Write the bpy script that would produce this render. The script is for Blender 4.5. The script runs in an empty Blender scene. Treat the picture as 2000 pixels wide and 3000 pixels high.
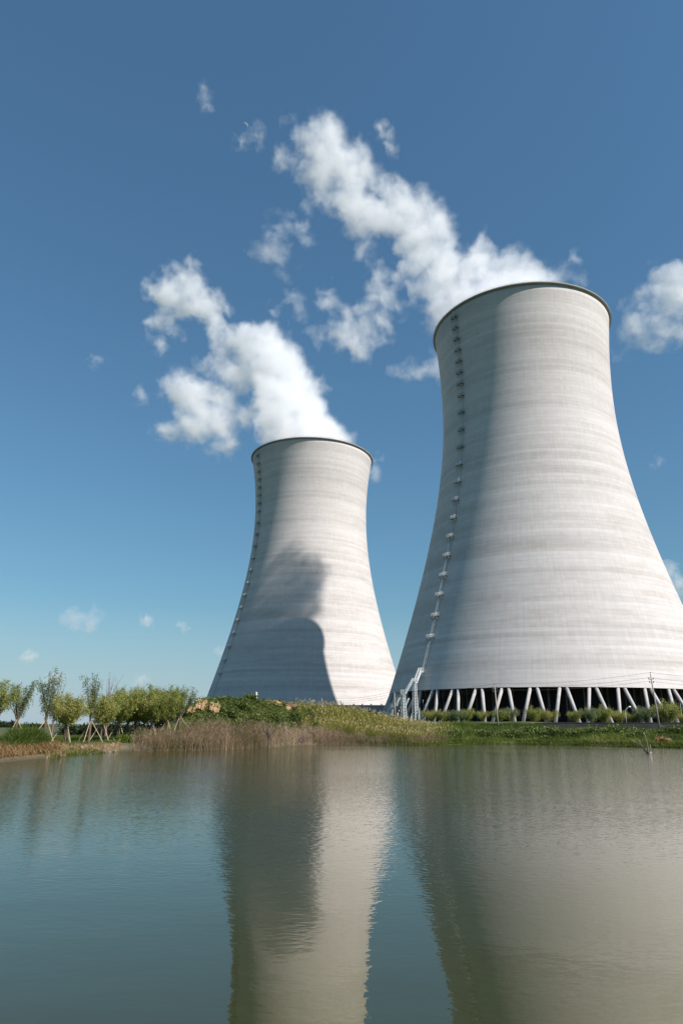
import bpy, bmesh, math, random
import numpy as np
from mathutils import Vector, Matrix

S = bpy.context.scene
COL = S.collection
rad = math.radians

# ------------------------------------------------------------------ camera
CH = 2.5                       # eye height over the water
TH, RO, F = 0.305, 0.011, 2000.0
c_, s_ = math.cos(RO), math.sin(RO)
ct, st = math.cos(TH), math.sin(TH)
AR = Vector((c_, -s_ * st, s_ * ct))
AU = Vector((-s_, -c_ * st, c_ * ct))
AF = Vector((0, ct, st))
CAM = Vector((0, 0, CH))
cam = bpy.data.cameras.new('camera')
camo = bpy.data.objects.new('camera', cam)
COL.objects.link(camo)
m = Matrix((AR, AU, -AF)).transposed().to_4x4()
m.translation = CAM
camo.matrix_world = m
cam.sensor_fit = 'VERTICAL'
cam.sensor_height = 36
cam.sensor_width = 24
cam.lens = 24
cam.clip_start = 0.2
cam.clip_end = 20000
S.camera = camo


def ray(px, py):
    return AR * (px - 1000) + AU * (1500 - py) + AF * F


def at(px, py, Y):
    """the place seen at photograph point px, py that stands Y metres ahead"""
    d = ray(px, py)
    return CAM + d * (Y / d.y)


# ------------------------------------------------------------------ helpers
def tag(o, label=None, cat=None, group=None, kind=None):
    if label: o['label'] = label
    if cat: o['category'] = cat
    if group: o['group'] = group
    if kind: o['kind'] = kind
    return o


def empty(name, loc, label, cat, group=None, rz=0):
    o = bpy.data.objects.new(name, None)
    COL.objects.link(o)
    o.location = loc
    o.rotation_euler = (0, 0, rz)
    o.empty_display_size = 0.5
    return tag(o, label, cat, group)


class MB:
    """collects shapes for ONE mesh object"""

    def __init__(self):
        self.v, self.f, self.t, self.cur = [], [], [], 0.5

    def quadgrid(self, rows, closed=True, cap=False):
        b = len(self.v)
        n = len(rows[0])
        for r in rows: self.v += [tuple(p) for p in r]
        for i in range(len(rows) - 1):
            for j in range(n if closed else n - 1):
                k = (j + 1) % n
                self.f.append((b + i * n + j, b + i * n + k, b + (i + 1) * n + k, b + (i + 1) * n + j))
                self.t.append(self.cur)
        if cap:
            self.f.append(tuple(b + j for j in reversed(range(n)))); self.t.append(self.cur)
            q = b + (len(rows) - 1) * n
            self.f.append(tuple(q + j for j in range(n))); self.t.append(self.cur)

    def tube(self, pts, radii, n=6, cap=True):
        pts = [Vector(p) for p in pts]
        if not hasattr(radii, '__len__'): radii = [radii] * len(pts)
        rows = []
        up = None
        for i, p in enumerate(pts):
            d = (pts[min(i + 1, len(pts) - 1)] - pts[max(i - 1, 0)])
            d = d.normalized() if d.length > 1e-9 else Vector((0, 0, 1))
            if up is None:
                up = Vector((1, 0, 0)) if abs(d.x) < .8 else Vector((0, 1, 0))
            a = d.cross(up).normalized()
            up = a.cross(d).normalized()
            rows.append([p + (a * math.cos(2 * math.pi * j / n) + up * math.sin(2 * math.pi * j / n)) * radii[i]
                         for j in range(n)])
        self.quadgrid(rows, True, cap)

    def box(self, c, sz, M=None):
        c = Vector(c)
        x, y, z = sz[0] / 2, sz[1] / 2, sz[2] / 2
        b = len(self.v)
        for p in ((-x, -y, -z), (x, -y, -z), (x, y, -z), (-x, y, -z), (-x, -y, z), (x, -y, z), (x, y, z), (-x, y, z)):
            q = Vector(p)
            if M is not None: q = M @ q
            self.v.append(tuple(q + c))
        for q in ((3, 2, 1, 0), (4, 5, 6, 7), (0, 1, 5, 4), (1, 2, 6, 5), (2, 3, 7, 6), (3, 0, 4, 7)):
            self.f.append(tuple(b + k for k in q)); self.t.append(self.cur)

    def beam(self, p, q, w, h=None):
        p, q = Vector(p), Vector(q)
        d = q - p
        M = d.to_track_quat('X', 'Z').to_matrix()
        self.box((p + q) / 2, (d.length, w, h or w), M)

    def build(self, name, mat, parent=None, loc=None, smooth=False):
        return link_mesh(name, self.v, self.f, mat, parent, loc, smooth, self.t)


def link_mesh(name, v, f, mat, parent=None, loc=None, smooth=False, tint=None):
    me = bpy.data.meshes.new(name)
    me.from_pydata([tuple(p) for p in v], [], f)
    return link_me(name, me, mat, parent, loc, smooth, tint)


def link_me(name, me, mat, parent=None, loc=None, smooth=False, tint=None):
    if tint is not None:
        a = me.attributes.new('tint', 'FLOAT', 'FACE')
        a.data.foreach_set('value', np.asarray(tint, dtype=np.float32))
    me.materials.append(mat)
    if smooth: me.polygons.foreach_set('use_smooth', np.ones(len(me.polygons), dtype=bool))
    me.update()
    o = bpy.data.objects.new(name, me)
    COL.objects.link(o)
    if loc is not None: o.location = loc
    if parent is not None: o.parent = parent
    return o


def np_mesh(name, V, Q, tint):
    """V (n,3) Q (m,4)"""
    me = bpy.data.meshes.new(name)
    me.vertices.add(len(V)); me.vertices.foreach_set('co', np.asarray(V, dtype=np.float32).ravel())
    me.loops.add(Q.size); me.loops.foreach_set('vertex_index', Q.astype(np.int32).ravel())
    me.polygons.add(len(Q))
    me.polygons.foreach_set('loop_start', np.arange(len(Q), dtype=np.int32) * 4)
    me.polygons.foreach_set('loop_total', np.full(len(Q), 4, dtype=np.int32))
    me.update(calc_edges=True)
    me.validate()
    a = me.attributes.new('tint', 'FLOAT', 'FACE')
    a.data.foreach_set('value', np.asarray(tint, dtype=np.float32))
    return me


def strips(C, W, w, tint):
    """C (n,k,3) centre lines, W (n,3) width direction, w (n,k) half widths -> V,Q,T"""
    n, k, _ = C.shape
    L = C - W[:, None, :] * w[:, :, None]
    R = C + W[:, None, :] * w[:, :, None]
    V = np.stack([L, R], 2).reshape(-1, 3)
    base = (np.arange(n) * k * 2)[:, None] + (np.arange(k - 1) * 2)[None]
    Q = np.stack([base, base + 1, base + 3, base + 2], -1).reshape(-1, 4)
    return V, Q, np.repeat(tint, k - 1)


def leaves(P, D, Nn, L, w, tint):
    """diamond leaves from P along D (unit), width dir = D x Nn"""
    X = np.cross(D, Nn)
    X /= np.linalg.norm(X, axis=1)[:, None] + 1e-9
    mid = P + D * (L * .45)[:, None]
    V = np.stack([P, mid - X * w[:, None], P + D * L[:, None], mid + X * w[:, None]], 1).reshape(-1, 3)
    Q = np.arange(len(P) * 4).reshape(-1, 4)
    return V, Q, tint


def joinparts(parts):
    V, Q, T, o = [], [], [], 0
    for v, q, t in parts:
        V.append(v); Q.append(q + o); T.append(t); o += len(v)
    return np.concatenate(V), np.concatenate(Q), np.concatenate(T)


def unit(a):
    return a / (np.linalg.norm(a, axis=-1, keepdims=True) + 1e-9)


def sstep(a, b, x):
    t = np.clip((np.asarray(x, float) - a) / (b - a), 0, 1)
    return t * t * (3 - 2 * t)


_rs = np.random.RandomState(7)
_K = _rs.normal(size=(24, 2)); _PH = _rs.uniform(0, 6.28, 24)


def bumpy(x, y, scale):
    """smooth value in about -1..1"""
    r = 0
    for i in range(24):
        k = _K[i] / scale * (1 + .12 * i)
        r = r + np.sin(k[0] * x + k[1] * y + _PH[i]) / (1 + .18 * i)
    return r / 4.0


# ------------------------------------------------------------------ materials
def new_mat(name):
    m = bpy.data.materials.new(name)
    m.use_nodes = True
    nt = m.node_tree
    return m, nt, nt.nodes['Principled BSDF'], nt.links


def N(nt, t, **kw):
    n = nt.nodes.new(t)
    for k, v in kw.items():
        if k.startswith('i_'):
            n.inputs[int(k[2:]) if k[2:].isdigit() else k[2:]].default_value = v
        else:
            setattr(n, k, v)
    return n


def ramp(nt, stops):
    r = N(nt, 'ShaderNodeValToRGB')
    e = r.color_ramp.elements
    while len(e) < len(stops): e.new(.5)
    for x, (p, col) in zip(e, stops):
        x.position = p
        x.color = (*col, 1) if len(col) == 3 else col
    return r


def math_(nt, op, a, b=None, clamp=False):
    n = N(nt, 'ShaderNodeMath', operation=op, use_clamp=clamp)
    for i, v in enumerate((a, b)):
        if v is None: continue
        if isinstance(v, (int, float)): n.inputs[i].default_value = v
        else: nt.links.new(v, n.inputs[i])
    return n.outputs[0]


def plain(name, col, rough=.7, metal=0, var=.25, scale=6, bump=0):
    m, nt, b, l = new_mat(name)
    tc = N(nt, 'ShaderNodeTexCoord')
    no = N(nt, 'ShaderNodeTexNoise', i_Scale=scale, i_Detail=6)
    l.new(tc.outputs['Object'], no.inputs['Vector'])
    r = ramp(nt, [(.25, [x * (1 - var) for x in col]), (.75, [min(1, x * (1 + var)) for x in col])])
    l.new(no.outputs['Fac'], r.inputs[0])
    l.new(r.outputs[0], b.inputs['Base Color'])
    b.inputs['Roughness'].default_value = rough
    b.inputs['Metallic'].default_value = metal
    if bump:
        bp = N(nt, 'ShaderNodeBump', i_Strength=bump, i_Distance=.05)
        l.new(no.outputs['Fac'], bp.inputs['Height'])
        l.new(bp.outputs[0], b.inputs['Normal'])
    return m


def leafy(name, stops, trans=.35, rough=.55):
    """leaf colour from the tint every leaf carries"""
    m, nt, b, l = new_mat(name)
    at_ = N(nt, 'ShaderNodeAttribute', attribute_name='tint')
    r = ramp(nt, stops)
    l.new(at_.outputs['Fac'], r.inputs[0])
    l.new(r.outputs[0], b.inputs['Base Color'])
    b.inputs['Roughness'].default_value = rough
    b.inputs['Specular IOR Level'].default_value = .25
    if trans:
        tr = N(nt, 'ShaderNodeBsdfTranslucent')
        mx = N(nt, 'ShaderNodeMixShader', i_Fac=trans)
        l.new(r.outputs[0], tr.inputs['Color'])
        l.new(b.outputs[0], mx.inputs[1]); l.new(tr.outputs[0], mx.inputs[2])
        l.new(mx.outputs[0], nt.nodes['Material Output'].inputs['Surface'])
    return m


def concrete_shell():
    m, nt, b, l = new_mat('cast_concrete')
    tc = N(nt, 'ShaderNodeTexCoord')
    sp = N(nt, 'ShaderNodeSeparateXYZ')
    l.new(tc.outputs['Object'], sp.inputs[0])
    x, y, z = sp.outputs
    ang = math_(nt, 'ARCTAN2', y, x)
    arc = math_(nt, 'MULTIPLY', ang, 40.0)           # metres round the shell, about
    lift = math_(nt, 'DIVIDE', z, 1.3)
    lf = math_(nt, 'FLOOR', lift)
    lfr = math_(nt, 'FRACT', lift)
    panel = math_(nt, 'DIVIDE', arc, 1.4)
    pf = math_(nt, 'FRACT', panel)
    # one tone for each pour, one for each shutter panel
    w1 = N(nt, 'ShaderNodeTexWhiteNoise', noise_dimensions='1D'); l.new(lf, w1.inputs['W'])
    cx = N(nt, 'ShaderNodeCombineXYZ'); l.new(lf, cx.inputs[0]); l.new(math_(nt, 'FLOOR', panel), cx.inputs[1])
    w2 = N(nt, 'ShaderNodeTexWhiteNoise', noise_dimensions='2D'); l.new(cx.outputs[0], w2.inputs['Vector'])
    # slow bands of several pours
    cb = N(nt, 'ShaderNodeCombineXYZ'); l.new(math_(nt, 'MULTIPLY', z, .16), cb.inputs[2]); l.new(math_(nt, 'MULTIPLY', arc, .012), cb.inputs[0])
    nb = N(nt, 'ShaderNodeTexNoise', i_Scale=1.0, i_Detail=5, i_Roughness=.62); l.new(cb.outputs[0], nb.inputs['Vector'])
    # streaks along the pours and down the face
    cs = N(nt, 'ShaderNodeCombineXYZ'); l.new(math_(nt, 'MULTIPLY', arc, .10), cs.inputs[0]); l.new(math_(nt, 'MULTIPLY', z, 1.1), cs.inputs[1])
    ns = N(nt, 'ShaderNodeTexNoise', i_Scale=1.0, i_Detail=7, i_Roughness=.7); l.new(cs.outputs[0], ns.inputs['Vector'])
    cv = N(nt, 'ShaderNodeCombineXYZ'); l.new(math_(nt, 'MULTIPLY', arc, 1.6), cv.inputs[0]); l.new(math_(nt, 'MULTIPLY', z, .10), cv.inputs[1])
    nv = N(nt, 'ShaderNodeTexNoise', i_Scale=1.0, i_Detail=4); l.new(cv.outputs[0], nv.inputs['Vector'])
    t = math_(nt, 'MULTIPLY', w1.outputs[0], .14)
    t = math_(nt, 'ADD', t, math_(nt, 'MULTIPLY', w2.outputs[0], .06))
    t = math_(nt, 'ADD', t, math_(nt, 'MULTIPLY', nb.outputs['Fac'], .62))
    t = math_(nt, 'ADD', t, math_(nt, 'MULTIPLY', ns.outputs['Fac'], .30))
    t = math_(nt, 'ADD', t, math_(nt, 'MULTIPLY', nv.outputs['Fac'], .20))
    r = ramp(nt, [(.40, (.395, .365, .345)), (.62, (.52, .485, .461)), (.70, (.565, .528, .505)), (.88, (.65, .612, .59))])
    l.new(t, r.inputs[0])
    ck = N(nt, 'ShaderNodeCombineXYZ'); l.new(math_(nt, 'MULTIPLY', arc, .035), ck.inputs[0]); l.new(math_(nt, 'MULTIPLY', z, .22), ck.inputs[1])
    nk = N(nt, 'ShaderNodeTexNoise', i_Scale=1.0, i_Detail=8, i_Roughness=.72); l.new(ck.outputs[0], nk.inputs['Vector'])
    kk = math_(nt, 'MULTIPLY', math_(nt, 'MULTIPLY', math_(nt, 'SUBTRACT', nk.outputs['Fac'], .50, True), 4.0, True), math_(nt, 'SUBTRACT', 1.15, math_(nt, 'MULTIPLY', z, .009), True))
    ms = N(nt, 'ShaderNodeMix', data_type='RGBA', blend_type='MULTIPLY'); ms.inputs['B'].default_value = (.74, .69, .64, 1)
    l.new(math_(nt, 'MULTIPLY', kk, .9), ms.inputs['Factor']); l.new(r.outputs[0], ms.inputs['A'])
    # joints: dark line along each pour, fainter line between panels
    j1 = math_(nt, 'LESS_THAN', lfr, .075)
    j2 = math_(nt, 'MULTIPLY', math_(nt, 'LESS_THAN', pf, .06), .55)
    jn = math_(nt, 'MULTIPLY', math_(nt, 'MAXIMUM', j1, j2), math_(nt, 'ADD', math_(nt, 'MULTIPLY', ns.outputs['Fac'], 1.5), -.35, True))
    mx = N(nt, 'ShaderNodeMix', data_type='RGBA', blend_type='MULTIPLY')
    mx.inputs['B'].default_value = (.45, .45, .46, 1)
    l.new(math_(nt, 'MULTIPLY', jn, .62), mx.inputs['Factor']); l.new(ms.outputs['Result'], mx.inputs['A'])
    l.new(mx.outputs['Result'], b.inputs['Base Color'])
    b.inputs['Roughness'].default_value = .8
    b.inputs['Specular IOR Level'].default_value = .3
    bp = N(nt, 'ShaderNodeBump', i_Strength=.35, i_Distance=.06)
    h = math_(nt, 'ADD', math_(nt, 'MULTIPLY', ns.outputs['Fac'], .7), math_(nt, 'MULTIPLY', jn, -.6))
    l.new(h, bp.inputs['Height']); l.new(bp.outputs[0], b.inputs['Normal'])
    return m


def water_mat():
    m, nt, b, l = new_mat('pond_water')
    b.inputs['Base Color'].default_value = (.033, .034, .006, 1)
    b.inputs['Roughness'].default_value = .025
    b.inputs['IOR'].default_value = 2.05
    b.inputs['Specular Tint'].default_value = (1, .935, .66, 1)
    tc = N(nt, 'ShaderNodeTexCoord')
    mp = N(nt, 'ShaderNodeMapping')
    mp.inputs['Rotation'].default_value = (0, 0, rad(-12))
    mp.inputs['Scale'].default_value = (1, 1.6, 1)
    l.new(tc.outputs['Object'], mp.inputs['Vector'])
    n1 = N(nt, 'ShaderNodeTexNoise', i_Scale=4.6, i_Detail=2, i_Roughness=.5, i_Distortion=.5)
    n2 = N(nt, 'ShaderNodeTexNoise', i_Scale=.16, i_Detail=2)
    n3 = N(nt, 'ShaderNodeTexNoise', i_Scale=.5, i_Detail=2)
    n4 = N(nt, 'ShaderNodeTexNoise', i_Scale=.05, i_Detail=3)
    for n in (n1, n2, n3): l.new(mp.outputs[0], n.inputs['Vector'])
    l.new(tc.outputs['Object'], n4.inputs['Vector'])
    # cat's paws: ripples are stronger in some patches and out on the open water
    sp = N(nt, 'ShaderNodeSeparateXYZ'); l.new(tc.outputs['Object'], sp.inputs[0])
    far_ = math_(nt, 'MULTIPLY', math_(nt, 'SUBTRACT', sp.outputs[1], 9), .035, True)
    k = math_(nt, 'ADD', math_(nt, 'MULTIPLY', n4.outputs['Fac'], 1.2), -.1, True)
    k = math_(nt, 'MULTIPLY', k, math_(nt, 'ADD', math_(nt, 'MULTIPLY', far_, 6.0), .5))
    h = math_(nt, 'MULTIPLY', math_(nt, 'MULTIPLY', n1.outputs['Fac'], .0065), k)
    h = math_(nt, 'ADD', h, math_(nt, 'MULTIPLY', n3.outputs['Fac'], .006))
    h = math_(nt, 'ADD', h, math_(nt, 'MULTIPLY', n2.outputs['Fac'], .012))
    bp = N(nt, 'ShaderNodeBump', i_Strength=1.0, i_Distance=1.0)
    l.new(h, bp.inputs['Height']); l.new(bp.outputs[0], b.inputs['Normal'])
    return m


def ground_mat():
    m, nt, b, l = new_mat('soil_and_turf')
    tc = N(nt, 'ShaderNodeTexCoord')
    n1 = N(nt, 'ShaderNodeTexNoise', i_Scale=.12, i_Detail=8, i_Roughness=.65)
    n2 = N(nt, 'ShaderNodeTexNoise', i_Scale=2.5, i_Detail=8, i_Roughness=.7)
    for n in (n1, n2): l.new(tc.outputs['Object'], n.inputs['Vector'])
    grass = ramp(nt, [(.3, (.035, .05, .014)), (.7, (.10, .12, .035))])
    soil = ramp(nt, [(.3, (.16, .115, .07)), (.7, (.33, .25, .16))])
    l.new(n2.outputs['Fac'], grass.inputs[0]); l.new(n2.outputs['Fac'], soil.inputs[0])
    sp = N(nt, 'ShaderNodeSeparateXYZ'); l.new(tc.outputs['Object'], sp.inputs[0])
    z = sp.outputs[2]
    low = math_(nt, 'SUBTRACT', 1.0, math_(nt, 'MULTIPLY', z, 1.15), True)       # bare soil near the water
    low = math_(nt, 'MULTIPLY', low, math_(nt, 'SUBTRACT', 1.0, math_(nt, 'MULTIPLY', math_(nt, 'SUBTRACT', sp.outputs[0], 2), .12), True))
    k = math_(nt, 'ADD', low, math_(nt, 'MULTIPLY', math_(nt, 'SUBTRACT', n1.outputs['Fac'], .52), 1.6), True)
    mx = N(nt, 'ShaderNodeMix', data_type='RGBA')
    l.new(k, mx.inputs['Factor']); l.new(grass.outputs[0], mx.inputs['A']); l.new(soil.outputs[0], mx.inputs['B'])
    # wet margin
    wet = math_(nt, 'SUBTRACT', 1.15, math_(nt, 'MULTIPLY', z, 3.2), True)
    m2 = N(nt, 'ShaderNodeMix', data_type='RGBA'); m2.inputs['B'].default_value = (.055, .05, .02, 1)
    l.new(math_(nt, 'MULTIPLY', wet, .85), m2.inputs['Factor']); l.new(mx.outputs['Result'], m2.inputs['A'])
    l.new(m2.outputs['Result'], b.inputs['Base Color'])
    b.inputs['Roughness'].default_value = .9
    bp = N(nt, 'ShaderNodeBump', i_Strength=.8, i_Distance=.2)
    l.new(n2.outputs['Fac'], bp.inputs['Height']); l.new(bp.outputs[0], b.inputs['Normal'])
    return m


M_conc = concrete_shell()
M_col = plain('column_concrete', (.44, .415, .395), .75, 0, .16, .9, .3)
M_rim = plain('rim_concrete', (.33, .31, .295), .8, 0, .12, .3)
M_dark = plain('shade_dark_fill', (.030, .029, .028), .9, 0, .3, .4)  # near-black colour carries the shade inside the tower base
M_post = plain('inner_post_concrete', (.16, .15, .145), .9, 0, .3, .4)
M_galv = plain('galvanised_steel', (.62, .62, .61), .5, .25, .12, 3)
M_steel = plain('dull_steel', (.23, .235, .24), .55, .3, .2, 2)
M_white = plain('white_painted_steel', (.78, .78, .76), .45, 0, .06, 2)
M_ground = ground_mat()
M_water = water_mat()
M_bark = plain('willow_bark', (.13, .10, .07), .9, 0, .35, 9, .5)
M_barkp = plain('purple_brown_bark', (.19, .13, .125), .9, 0, .3, 9, .4)
M_barkd = plain('dark_wet_bark', (.045, .036, .03), .8, 0, .3, 9, .4)
M_stake = plain('peeled_wood', (.46, .35, .22), .8, 0, .25, 5)
M_dead = plain('bleached_dead_wood', (.27, .22, .17), .85, 0, .4, 4, .4)
M_pole = plain('weathered_pole_concrete', (.36, .31, .26), .85, 0, .15, 2)
M_ins = plain('brown_porcelain', (.06, .035, .03), .3, 0, .2, 8)
M_wire = plain('aluminium_cable', (.17, .16, .155), .5, .4, .1, 2)
M_wall = plain('stained_block_wall', (.03, .029, .027), .9, 0, .35, .5, .4)
M_bldg = plain('grey_render_wall', (.36, .36, .365), .85, 0, .1, .4)
M_glassd = plain('dark_window_glass', (.012, .014, .017), .12, 0, .2, 1)
M_clay = plain('ochre_clay', (.44, .29, .15), .95, 0, .4, 1.1, .9)
M_clayd = plain('brown_clay_scarp', (.15, .10, .055), .95, 0, .4, 1.1, .9)
M_stone = plain('pale_rubble', (.25, .205, .155), .9, 0, .25, 3, .5)
M_leaf = leafy('willow_leaf', [(0, (.14, .16, .032)), (.45, (.29, .32, .08)), (.8, (.41, .43, .12)), (1, (.50, .50, .17))], .5)
M_leafy = leafy('yellow_willow_leaf', [(0, (.19, .20, .04)), (.5, (.39, .39, .11)), (1, (.54, .52, .19))], .5)
M_leafb = leafy('blue_green_willow_leaf', [(0, (.10, .14, .06)), (.5, (.20, .25, .11)), (1, (.33, .37, .18))], .5)
M_shrub = leafy('shrub_leaf', [(0, (.045, .065, .014)), (.5, (.105, .145, .034)), (1, (.21, .25, .065))], .25)
M_shrubd = leafy('dark_hedge_leaf', [(0, (.010, .016, .006)), (.6, (.026, .038, .012)), (1, (.06, .075, .022))], .2)
M_bright = leafy('bright_herb_leaf', [(0, (.07, .10, .014)), (.5, (.13, .18, .028)), (1, (.22, .26, .05))], .35)
M_reed = leafy('reed_blade', [(0, (.10, .11, .016)), (.5, (.23, .235, .035)), (.85, (.34, .31, .065)), (1, (.45, .36, .17))], .35)
M_grass = leafy('bank_grass_blade', [(0, (.03, .055, .008)), (.45, (.085, .13, .018)), (.8, (.16, .20, .032)), (1, (.27, .26, .07))], .35)
M_straw = leafy('straw_blade', [(0, (.22, .14, .06)), (.5, (.38, .25, .115)), (1, (.52, .38, .19))], .3)
M_brush = leafy('dry_twig', [(0, (.055, .05, .022)), (.28, (.13, .115, .045)), (.5, (.20, .138, .082)), (.75, (.33, .228, .155)), (1, (.46, .35, .23))], .1, .9)
M_cover = leafy('creeper_leaf', [(0, (.05, .07, .014)), (.5, (.12, .155, .034)), (1, (.24, .26, .07))], .25)
M_algae = plain('pond_scum', (.13, .145, .012), 1, 0, .35, 3)
M_moon = plain('moon_dust', (.15, .18, .215), 1, 0, .2, .04)

# ------------------------------------------------------------------ light
SUN_AZ, SUN_EL = rad(-35.0), rad(41.8)
sd = Vector((math.cos(SUN_AZ) * math.cos(SUN_EL), math.sin(SUN_AZ) * math.cos(SUN_EL), math.sin(SUN_EL)))
sl = bpy.data.lights.new('sun', 'SUN')
sl.energy = 5.0
sl.angle = rad(.53)
sl.color = (1, .94, .885)
so = bpy.data.objects.new('sun', sl)
COL.objects.link(so)
so.rotation_euler = sd.to_track_quat('Z', 'Y').to_euler()
so.location = (0, 0, 60)
W = bpy.data.worlds.new('World')
S.world = W
W.use_nodes = True
wn = W.node_tree
bg = wn.nodes['Background']
sky = wn.nodes.new('ShaderNodeTexSky')
sky.sky_type = 'NISHITA'
sky.sun_disc = False
sky.sun_elevation = SUN_EL
sky.sun_rotation = math.atan2(sd.x, sd.y)
sky.altitude = 0
sky.air_density = 1.5
sky.dust_density = 0.0
sky.ozone_density = 10.0
sky_g = wn.nodes.new('ShaderNodeGamma'); sky_g.inputs[1].default_value = .8
sky_t = wn.nodes.new('ShaderNodeMix'); sky_t.data_type = 'RGBA'; sky_t.blend_type = 'MULTIPLY'
sky_t.inputs['Factor'].default_value = 1.0; sky_t.inputs['B'].default_value = (.80, 1.015, 1.03, 1)
wn.links.new(sky.outputs[0], sky_g.inputs[0]); wn.links.new(sky_g.outputs[0], sky_t.inputs['A'])
sky_c = wn.nodes.new('ShaderNodeTexCoord'); sky_s = wn.nodes.new('ShaderNodeSeparateXYZ')
wn.links.new(sky_c.outputs['Generated'], sky_s.inputs[0])
sky_m = wn.nodes.new('ShaderNodeMapRange'); sky_m.inputs['From Min'].default_value = 0; sky_m.inputs['From Max'].default_value = .16
sky_m.inputs['To Min'].default_value = .75; sky_m.inputs['To Max'].default_value = 0
wn.links.new(sky_s.outputs[2], sky_m.inputs['Value'])
sky_h = wn.nodes.new('ShaderNodeMix'); sky_h.data_type = 'RGBA'; sky_h.inputs['B'].default_value = (3.0, 3.95, 5.0, 1)
wn.links.new(sky_m.outputs[0], sky_h.inputs['Factor']); wn.links.new(sky_t.outputs['Result'], sky_h.inputs['A'])
wn.links.new(sky_h.outputs['Result'], bg.inputs[0])
bg.inputs[1].default_value = .104

# ------------------------------------------------------------------ terrain
TA = Vector((70.13, 238.27)); PA = (31.34, 116.2, 76.7, 91.4)
TB = Vector((-17.66, 377.01)); PB = (31.81, 114.7, 77.5, 75.4)
PAD = 3.85                                   # ground level round the towers
_sh = [(-180, 3.0), (-140, 4.0), (-110, 10), (-85, 26), (-60, 42), (-40, 44), (-30, 47), (-27, 50), (-24.95, 53), (-22.29, 59.1), (-19.74, 65.2),
       (-16.85, 73.5), (-13.08, 76.2), (-9.18, 79), (-5.2, 89.1), (-1.42, 104.6), (1.56, 109.1), (6.42, 110), (10.93, 122.7), (13.52, 129.8),
       (18.53, 125.2), (20.93, 122.1), (25.5, 119.5), (32, 112), (45, 95), (60, 75), (85, 40), (110, 14), (140, 4), (180, 3.0)]
_rg = [(330, 2126), (430, 2122), (520, 2098), (545, 2080), (575, 2060), (600, 2053), (640, 2054), (720, 2054), (760, 2056), (820, 2062), (870, 2074), (930, 2086), (1000, 2091),
       (1080, 2104), (1150, 2121), (1200, 2129), (1260, 2133), (1350, 2136)]


def shore(az):
    w = bumpy(az * 60, az * 0 + 3, 60.0) * .8 + bumpy(az * 60, 9 + az * 0, 14.0) * .35
    return np.interp(np.degrees(az), [a for a, _ in _sh], [d for _, d in _sh]) + w * (np.abs(az) < .8)


def terrain(x, y):
    x = np.asarray(x, float); y = np.asarray(y, float)
    az = np.arctan2(x, y); d = np.hypot(x, y)
    s = d - shore(az)
    px = 993 + 2097 * np.tan(np.clip(az, -1.2, 1.2))
    # left flat
    zl = .18 * sstep(0, 1.2, s) + .50 * sstep(1.0, 4.5, s) + .30 * sstep(6, 30, s)
    # right bank
    zr = .5 * sstep(-.1, .8, s) + .95 * sstep(1, 9, s) + .75 * sstep(8, 24, s) + .95 * sstep(10, 25, s) * (1 - sstep(1540, 1640, px))
    kr = sstep(1150, 1330, px)
    z = zl * (1 - kr) + zr * kr
    # the mound between
    hy = np.interp(px, [a for a, _ in _rg], [b for _, b in _rg])
    dr = shore(az) + np.interp(px, [330, 600, 900, 1250], [20, 24, 21, 17])
    hor = 2129 + .011 * (px - 1000)
    zridge = CH + (hor - hy) * dr * np.cos(az) / 2199
    prof = .12 * sstep(0, 2, s) + .88 * sstep(1.5, 1, (dr - shore(az) - s) / (dr - shore(az)) * 2.0) if False else None
    q = np.clip(s / (dr - shore(az)), 0, 3)
    prof = .10 * sstep(0, .1, q) + .30 * sstep(.08, .62, q) + .60 * sstep(.52, 1.0, q)
    back = sstep(1.0, 2.0, q)
    zm = zridge * prof * (1 - back) + back * 2.4
    km = sstep(400, 540, px) * (1 - sstep(1200, 1330, px))
    z = z * (1 - km) + zm * km
    # platform that carries the towers, held by the wall on the right
    yw = 151 - .055 * (x - 40)
    z = np.where((px > 1150) & (az < 1.2), z + (PAD - z) * sstep(0.4, 4.0, y - yw), z)
    da = np.hypot(x - TA.x, y - TA.y); db = np.hypot(x - TB.x, y - TB.y)
    kp = np.maximum(1 - sstep(62, 72, da), 1 - sstep(62, 95, db))
    kp = np.where(y < yw + 4, 0, kp)
    z = z + (PAD - z) * kp
    # far plain
    z = z + (1.1 - z) * sstep(130, 190, d) * (1 - sstep(600, 800, px)) * (1 - kp)
    # camera's own bank
    zb = .9 * sstep(0, 3, s)
    kb = sstep(rad(75), rad(110), np.abs(az))
    z = z * (1 - kb) + zb * kb
    z = z + bumpy(x, y, 3.0) * .10 * sstep(1, 6, s) * (1 - kp) + bumpy(x, y, 9.0) * .16 * sstep(3, 12, s) * (1 - kp)
    return np.where(s < 0, np.maximum(s * .12, -2.2), np.maximum(z, .02 + .05 * np.minimum(s, 1)))


def pxaz(px): return math.degrees(math.atan((px - 993) / 2097))


def gz(x, y): return float(terrain(np.array([x]), np.array([y]))[0])


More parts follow.
